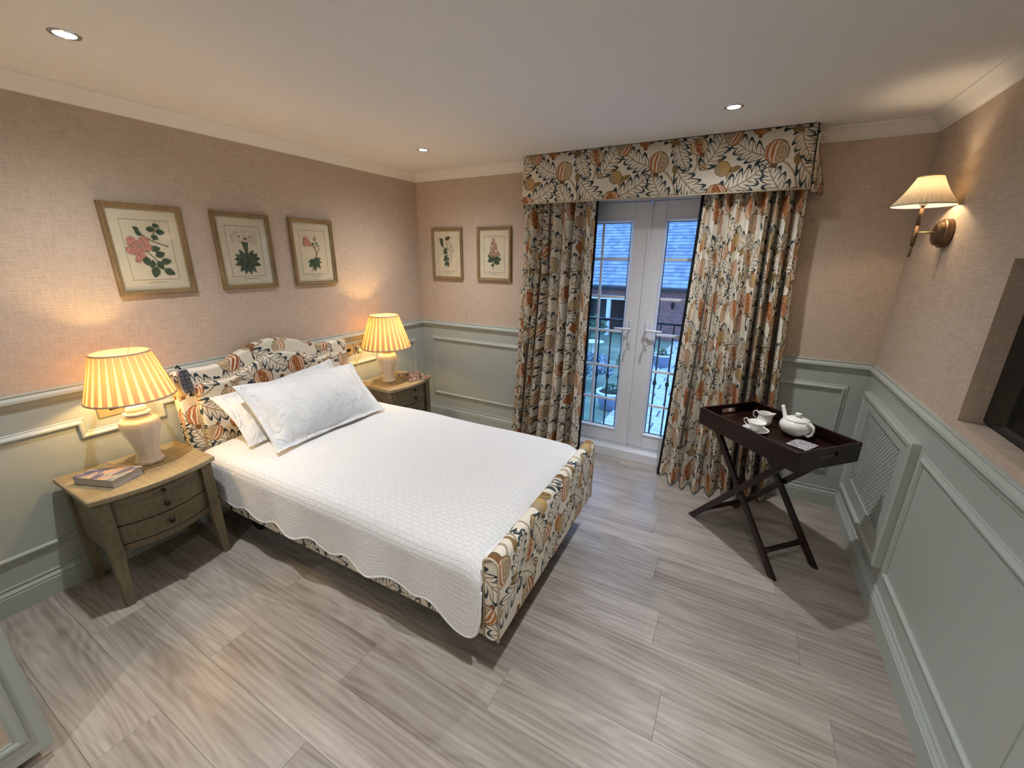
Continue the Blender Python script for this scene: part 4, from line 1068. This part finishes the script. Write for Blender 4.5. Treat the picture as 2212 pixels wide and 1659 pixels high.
# crossing legs: outer pair and inner pair
FXL = .300; ZTOP = ZR - .075
for k, (yy, sg) in enumerate(((.176, -1), (-.176, -1), (.150, 1), (-.150, 1))):
    fx0 = sg * FXL; fx1 = -sg * .270
    d = Vector((fx1 - fx0, 0, ZTOP)); b = MB()
    hw_ = .017
    # leg with feet cut level on the floor
    n_ = Vector((d.z, 0, -d.x)).normalized() * hw_
    cut = abs(n_.z / d.z * d.x)
    ex = hw_ * d.length / d.z
    vs = []
    for y2 in (yy - .011, yy + .011):
        vs += [(fx0 - ex, y2, 0), (fx0 + ex, y2, 0), (fx1 + ex, y2, ZTOP), (fx1 - ex, y2, ZTOP)]
    b.add(vs, [(0, 1, 2, 3), (7, 6, 5, 4), (0, 4, 5, 1), (1, 5, 6, 2), (2, 6, 7, 3), (3, 7, 4, 0)])
    b.build('leg', 'mahogany', tt, bevel=.003)
for sg, yy in ((-1, .165), (1, .139)):
    t_ = .155; x = sg * FXL + (-sg * .270 - sg * FXL) * t_
    MB().beam((x, -yy, ZTOP * t_), (x, yy, ZTOP * t_), .022, .022).build('stretcher', 'mahogany', tt, bevel=.002)
    for e in (-1, 1):
        MB().beam((x, e * yy, ZTOP * t_ - .0), (x, e * (yy - .022), ZTOP * t_), .027, .027).build('brass_joint', 'bronze', tt)
    x2 = -sg * .270 - (-sg) * .0
    MB().beam((x2, -yy - .01, ZTOP + .008), (x2, yy + .01, ZTOP + .008), .024, .016).build('top_rail', 'mahogany', tt)
for yy in (-.05, .05):
    MB().add([(-.27, yy - .012, ZTOP + .004), (.27, yy - .012, ZTOP + .004), (.27, yy + .012, ZTOP + .004), (-.27, yy + .012, ZTOP + .004),
              ], [(0, 1, 2, 3)]).build('webbing_strap', 'black', tt, solid=.002)
b = MB(); x_ = 0
for yy in (-.163, .163): MB().tube([(.015, yy - .026, ZTOP * .5258), (.015, yy + .026, ZTOP * .5258)], .006, 10).build('pivot_pin', 'bronze', tt)

# ------------------------------------------------------------------ tea things (tray floor at ZT_)
ZF = ZT_ + .0005
def handle(pts, r, name, mat, parent): return MB().tube(pts, r, 10).build(name, mat, parent)
tp = thing('teapot', 'round white china teapot with low lid on the tray', 'teapot', (3.206, -.634, ZF), math.radians(-60))
MB().lathe([(.036, 0), (.042, .003), (.045, .006), (.062, .018), (.076, .036), (.081, .054), (.078, .070), (.068, .083), (.056, .091), (.053, .093)], 48).build('body', 'china', tp)
lid = MB().lathe([(.058, .090), (.060, .094), (.056, .097), (.040, .103), (.018, .107), (.007, .109), (.006, .116), (.015, .121), (.018, .125), (.012, .129), (.001, .130)], 40).build('lid', 'china', tp)
sp = []; rs = []
for i in range(11):
    t = i / 10; sp.append((-.062 - .052 * t + .006 * math.sin(PI * t), 0, .045 + .092 * t ** 1.5)); rs.append(.019 - .0105 * t ** .7)
MB().tube(sp, rs, 16).build('spout', 'china', tp)
handle([(.060, 0, .086), (.082, 0, .098), (.105, 0, .090), (.112, 0, .066), (.104, 0, .042), (.086, 0, .026), (.070, 0, .026)], .0065, 'handle', 'china', tp)
tp.rotation_euler[2] = math.radians(-52)
cj = thing('milk_jug', 'small white china milk jug behind the teacup', 'milk jug', (3.058, -.566, ZF), math.radians(-10))
b = MB()
def jug(u, v):
    prof = [(.024, 0), (.031, .008), (.038, .024), (.0385, .036), (.033, .052), (.0315, .064), (.035, .080)]
    k = v * (len(prof) - 1); i = min(int(k), len(prof) - 2); f = k - i
    r = prof[i][0] * (1 - f) + prof[i + 1][0] * f; z = prof[i][1] * (1 - f) + prof[i + 1][1] * f
    a = 2 * PI * u; lip = max(0, math.cos(a)) ** 14 * max(0, v - .55) / .45
    return ((r + .017 * lip) * math.cos(a), r * math.sin(a), z + .008 * lip)
b.grid(jug, 40, 24, True); b.build('body', 'china', cj, recalc=False, solid=.003)
MB().lathe([(.001, .004), (.030, .006)], 30, cap=False).build('inside_base', 'china', cj)
handle([(-.032, 0, .066), (-.046, 0, .084), (-.060, 0, .076), (-.060, 0, .052), (-.037, 0, .028)], .004, 'handle', 'china', cj)
sa_ = thing('saucer', 'white china saucer under the teacup', 'saucer', (3.015, -.690, ZF))
MB().lathe([(.030, 0), (.032, .002), (.045, .005), (.064, .013), (.068, .016), (.066, .017), (.045, .008), (.030, .005), (.001, .0045)], 48, cap=False).build('dish', 'china', sa_)
cu = thing('teacup', 'white china teacup standing on its saucer', 'teacup', (3.015, -.690, ZF + .006), math.radians(-205))
MB().lathe([(.018, 0), (.020, .004), (.022, .008), (.032, .020), (.038, .036), (.047, .050), (.0485, .053), (.046, .052), (.036, .036), (.030, .021), (.018, .010), (.001, .009)], 40, cap=False).build('bowl', 'china', cu)
handle([(.039, 0, .046), (.058, 0, .058), (.070, 0, .050), (.066, 0, .032), (.048, 0, .020), (.032, 0, .018)], .0036, 'handle', 'china', cu)
mk, nt, b_ = newmat('grey_marbled_coaster'); tcx = nt.n('ShaderNodeTexCoord').outputs['Object']
wv = nt.n('ShaderNodeTexNoise'); nt.put(wv.inputs['Vector'], tcx); wv.inputs['Scale'].default_value = 22; wv.inputs['Distortion'].default_value = 2.5
nt.put(b_.inputs['Base Color'], nt.ramp(wv.outputs[0], [(.42, srgb(150, 146, 152)), (.5, srgb(176, 172, 178)), (.54, srgb(222, 220, 222)), (.6, srgb(160, 156, 164))])); b_.inputs['Roughness'].default_value = .2
co_ = thing('coaster', 'square grey marbled coaster at the front corner of the tray', 'coaster', (3.230, -.779, ZF), math.radians(59))
MB().box(-.062, .062, -.052, .052, 0.002, .007).build('tile_face', mk, co_, bevel=.002)
MB().box(-.061, .061, -.051, .051, 0, .0022).build('backing', 'black', co_)

# ------------------------------------------------------------------ wardrobe in the near left corner
wa = thing('wardrobe', 'sage painted wardrobe with wallpapered door panels in the near left corner', 'wardrobe', (.03, -3.9, 0))
wy = .757
MB().box(0, .93, -.7, wy - .02, .05, 2.2).build('carcass', 'sage', wa)
MB().box(.02, .90, -.68, wy - .04, 0, .05).build('plinth', 'sage', wa)
for k, (ya, yb) in enumerate(((.032, wy), (-.696, .028))):
    d = MB(); d.box(.932, .962, ya, yb, .045, 2.19); dr_ = d.build('door', 'sage', wa, bevel=.006, seg=3)
    pts = [(ya + .045, .12), (yb - .045, .12), (yb - .045, 2.10), (ya + .045, 2.10)]
    MB().sweep(pts, [(0, .030), (0, .040), (.008, .044), (.018, .044), (.024, .036), (.030, .038), (.034, .030)], lambda a, c, h: (.932 + h, a, c), True).build('door_moulding', 'sage', dr_)
    MB().box(.9622, .9635, ya + .078, yb - .078, .154, 2.066).build('wallpaper_panel', 'wallpaper', dr_)
    kx = MB().lathe([(.006, 0), (.006, .012), (.015, .020), (.012, .028), (.001, .030)], 16).build('knob', 'brass', dr_); kx.rotation_euler = (0, PI / 2, 0); kx.location = (.962, ya + .03 if k == 0 else yb - .03, 1.05)

# ------------------------------------------------------------------ outside
G = -2.0
lawn = MB().box(-16, 14, .35, 34, G - .3, G)
def grassmat():
    m, nt, b_ = newmat('damp_grass'); tc = nt.n('ShaderNodeTexCoord').outputs['Object']
    a = nt.noise(tc, 1.2, 4, .6); f = nt.noise(tc, 26, 3, .7)
    nt.put(b_.inputs['Base Color'], nt.ramp(nt.m('MULTIPLY_ADD', a, .6, nt.m('MULTIPLY', f, .4)), [(.35, srgb(84, 102, 88)), (.5, srgb(116, 136, 112)), (.65, srgb(152, 166, 144))]))
    b_.inputs['Roughness'].default_value = .9; nt.put(b_.inputs['Normal'], nt.bump(f, .8, .03)); return m
M['grass'] = grassmat()
lo = lawn.build('ground', 'grass'); struct(lo, 'green lawn in the courtyard garden outside', 'lawn')
M['slab'] = plain('pale_paving_slab', srgb(196, 196, 200), .7, var=.12, scale=6, bump=.4)
pa = MB().box(.45, 4.2, .5, 16.4, G, G + .012).build('path', plain('path_bedding', srgb(120, 122, 126), .9)); struct(pa, 'pale stone slab path leading to the brick building', 'path')
sl = None; rnd = random.Random(3)
yy = 1.4; r_ = 0
while yy < 16.2:
    xx = .47 - (.35 if r_ % 2 else 0)
    while xx < 4.1:
        xa = max(xx, .47); xb = min(xx + .68, 4.18)
        if xb - xa > .1:
            full = abs(xb - xa - .68) < 1e-6
            if full and sl is not None: o = inst(sl, 'paving_slab', pa)
            else:
                o = MB().box(-(xb - xa) / 2 + .012, (xb - xa) / 2 - .012, -.213, .213, 0, .04).build('paving_slab', 'slab', pa, bevel=.006, seg=1)
                if full: sl = o
            o.location = ((xa + xb) / 2, yy + .225, G + .005 + rnd.uniform(-.004, .004))
        xx += .70
    yy += .45; r_ += 1

# brick building with slate roof
def brickmat():
    m, nt, b_ = newmat('red_brickwork'); tc = nt.n('ShaderNodeTexCoord').outputs['Object']
    sp_ = nt.n('ShaderNodeSeparateXYZ'); nt.put(sp_.inputs[0], tc); cb = nt.n('ShaderNodeCombineXYZ'); nt.put(cb.inputs[0], sp_.outputs[0]); nt.put(cb.inputs[1], sp_.outputs[2])
    br = nt.n('ShaderNodeTexBrick'); nt.put(br.inputs['Vector'], cb.outputs[0]); br.inputs['Scale'].default_value = 1
    br.inputs['Brick Width'].default_value = .225; br.inputs['Row Height'].default_value = .075; br.inputs['Mortar Size'].default_value = .008
    br.inputs['Color1'].default_value = (*srgb(150, 92, 82), 1); br.inputs['Color2'].default_value = (*srgb(118, 70, 66), 1); br.inputs['Mortar'].default_value = (*srgb(150, 138, 132), 1)
    nt.put(b_.inputs['Base Color'], br.outputs[0]); b_.inputs['Roughness'].default_value = .9; return m
M['brick'] = brickmat()
def slatemat():
    m, nt, b_ = newmat('blue_grey_slate'); tc = nt.n('ShaderNodeTexCoord').outputs['Object']
    oi = nt.n('ShaderNodeObjectInfo').outputs['Random']
    sp_ = nt.n('ShaderNodeSeparateXYZ'); nt.put(sp_.inputs[0], tc)
    cell = nt.m('FLOOR', nt.m('ADD', nt.m('MULTIPLY', sp_.outputs[0], 4.2), nt.m('MULTIPLY', oi, 7.0)))
    wn = nt.n('ShaderNodeTexWhiteNoise', noise_dimensions='2D'); cb = nt.n('ShaderNodeCombineXYZ'); nt.put(cb.inputs[0], cell); nt.put(cb.inputs[1], oi); nt.put(wn.inputs['Vector'], cb.outputs[0])
    nz = nt.noise(tc, 5, 3)
    v = nt.m('ADD', nt.m('MULTIPLY', wn.outputs[0], .5), nt.m('MULTIPLY', nz, .5))
    nt.put(b_.inputs['Base Color'], nt.ramp(v, [(.2, srgb(112, 122, 140)), (.55, srgb(140, 150, 166)), (.85, srgb(160, 168, 182))])); b_.inputs['Roughness'].default_value = .55; return m
M['slate'] = slatemat()
bu = thing('brick_building', 'low red brick building with slate roof and white porch beyond the garden', 'building', (0, 16.5, G))
E_Z = .36 - G
b = MB(); b.box(-1.25, 7, 0, .3, 0, E_Z); b.box(-9, -1.25, .0, .3, E_Z - .42, E_Z); b.box(-9, -1.25, 1.6, 1.9, 0, E_Z); b.box(-1.45, -1.25, .3, 1.9, 0, E_Z)
b.build('brick_wall', 'brick', bu)
MB().box(-9, -1.2, -.18, -.02, E_Z - .62, E_Z - .44).build('porch_beam', 'fascia', bu)
MB().box(-9, -1.3, 1.5, 1.6, 0, E_Z - .5).build('porch_back_shade', 'darkopening', bu)  # dark sheet standing in for the shade under the porch
for x in (-2.75, -5.2): MB().box(x, x + .18, -.12, .06, 0, E_Z - .6).build('porch_post', 'fascia', bu)
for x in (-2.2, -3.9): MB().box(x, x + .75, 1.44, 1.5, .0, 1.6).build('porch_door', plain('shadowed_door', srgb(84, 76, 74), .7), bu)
MB().box(-9.2, 7.2, -.32, -.2, E_Z - .16, E_Z - .02).build('gutter', 'darkmetal', bu, bevel=.03)
MB().box(1.55, 1.63, -.1, -.02, 0, E_Z - .1).build('downpipe', 'black', bu)
ln_ = MB(); ln_.lathe([(.02, .30), (.07, .26), (.09, .24), (.075, .22), (.06, .05), (.02, .0)], 6, (.25, -.16, 1.45)); ln_.box(.24, .26, -.16, 0, 1.72, 1.75)
ln_.build('wall_lantern', 'lantern', bu)
pitch = math.radians(36); course = .262; tl = None
for i in range(30):
    if tl is None:
        tl = MB().box(-9.3, 7.3, 0, .30, -.03, .03).build('tile_course', 'slate', bu); o = tl
    else: o = inst(tl, 'tile_course', bu)
    s = i * course
    o.location = (0, -.30 + s * math.cos(pitch), E_Z + .03 + s * math.sin(pitch)); o.rotation_euler = (pitch - .13, 0, 0)
rd = MB(); s = 30 * course
rd.add([(-9.3, -.28, E_Z), (7.3, -.28, E_Z), (7.3, -.28 + s * math.cos(pitch), E_Z + s * math.sin(pitch)), (-9.3, -.28 + s * math.cos(pitch), E_Z + s * math.sin(pitch))], [(0, 1, 2, 3)])
rd.build('roof_deck', 'darkopening', bu)

# balcony railing just outside
rl = thing('balcony_railing', 'black iron balcony railing outside the french doors', 'railing', (2.16, .42, 0))
MB().box(-1.0, 1.0, -.02, .02, 1.105, 1.125).build('top_rail', 'fascia' if False else 'iron', rl, bevel=.004)
MB().box(-1.0, 1.0, -.014, .014, .075, .095).build('bottom_rail', 'iron', rl)
b = MB()
for x in (-1.0, 1.0): 
    MB().box(x - .015, x + .015, -.015, .015, .0, 1.11).build('post', 'iron', rl); MB().box(x - .015, x + .015, -.12, .0, .1, .13).build('bracket', 'iron', rl)
p0 = None; xs = -.96
bal = [-.955 + .1065 * i for i in range(19)]
for i, x in enumerate(bal):
    if p0 is None:
        p0 = MB().box(-.0062, .0062, -.0062, .0062, .09, 1.11).build('baluster', 'iron', rl); o = p0
        k0 = MB().lathe([(.006, .535), (.011, .548), (.007, .556), (.013, .566), (.017, .578), (.017, .590), (.013, .602), (.007, .612), (.011, .620), (.006, .632)], 10).build('knuckle', 'iron', p0)
    else:
        o = inst(p0, 'baluster', rl); inst(k0, 'knuckle', o)
    o.location = (x, 0, 0)

# planters, bird bath, shrubs
def leafcluster(name, n, rad, zc, size, mat, parent, seed):
    rn = random.Random(seed); b = MB()
    for i in range(n):
        a, e = rn.uniform(0, 2 * PI), rn.uniform(-.3, 1.4); rr = rad * rn.uniform(.55, 1.0)
        p = Vector((rr * math.cos(a) * math.cos(e), rr * math.sin(a) * math.cos(e), zc + rr * math.sin(e) * .9))
        d = Vector((rn.uniform(-1, 1), rn.uniform(-1, 1), rn.uniform(-.2, 1))).normalized(); q = d.orthogonal().normalized(); s = size * rn.uniform(.6, 1.2)
        b.add([p - q * s * .3, p + d * s * .5 - q * s * .05 + q * s * .3, p + d * s, p + d * s * .5 - q * s * .35], [(0, 1, 2, 3)])
    o = b.build(name, mat, parent, recalc=False); o['kind'] = 'stuff'; return o
M['shrub'] = plain('shrub_leaf', srgb(84, 112, 82), .8, var=.35, scale=3)
M['shrubgrey'] = plain('lavender_leaf', srgb(128, 142, 150), .8, var=.3, scale=3)
def planter(x, y_, s, label, seed):
    t = thing('planter', label, 'planter', (x, y_, G + (.045 if x > .45 else 0)), 0, 'garden planters')
    MB().lathe([(.20 * s, 0), (.215 * s, .02), (.27 * s, .36 * s), (.26 * s, .37 * s), (.23 * s, .36 * s)], 24, cap=False).build('pot', 'pot', t)
    MB().lathe([(.265 * s, .35 * s), (.30 * s, .355 * s), (.30 * s, .40 * s), (.255 * s, .40 * s), (.25 * s, .35 * s)], 24, cap=False).build('rim', 'potrim', t)
    MB().lathe([(.001, .35 * s), (.255 * s, .35 * s)], 24, cap=False).build('soil', 'soil', t)
    leafcluster('plant', 60, .16 * s, .38 * s, .10 * s, 'shrub', t, seed)
planter(.33, 6.45, 1.15, 'slate blue planter with pale rim on the lawn edge, nearest the window', 1)
planter(.78, 11.3, 1.1, 'slate blue planter beside the far end of the path', 2)
bb = thing('bird_bath', 'pale stone bird bath standing on the lawn', 'bird bath', (-1.75, 11.6, G))
MB().lathe([(.16, 0), (.17, .04), (.06, .08), (.045, .45), (.06, .50)], 16).build('pedestal', 'stonebath', bb)
MB().lathe([(.05, .49), (.22, .53), (.36, .60), (.37, .62), (.34, .61), (.20, .565), (.001, .56)], 28, cap=False).build('bowl', 'stonebath', bb)
def shrub(x, y_, r, label, mat, seed, n=240):
    t = thing('shrub', label, 'shrub', (x, y_, G), 0, 'garden shrubs')
    MB().tube([(0, 0, 0), (.01, 0, r * .6), (.03, .02, r * 1.1)], [.03, .022, .008], 6).build('stem', 'soil', t)
    leafcluster('foliage', n, r, r * .75, r * .30, mat, t, seed)
shrub(-.65, 8.2, .55, 'grey-green lavender bush low in the left pane', 'shrubgrey', 4, 420)
shrub(.05, 9.6, .45, 'leafy green bush beside the lavender', 'shrub', 5, 300)
shrub(-2.9, 14.6, .7, 'dark bush at the back of the lawn beside the bird bath', 'shrub', 6, 320)
shrub(-.9, 15.2, .55, 'low bush against the far edge of the lawn', 'shrub', 8, 280)
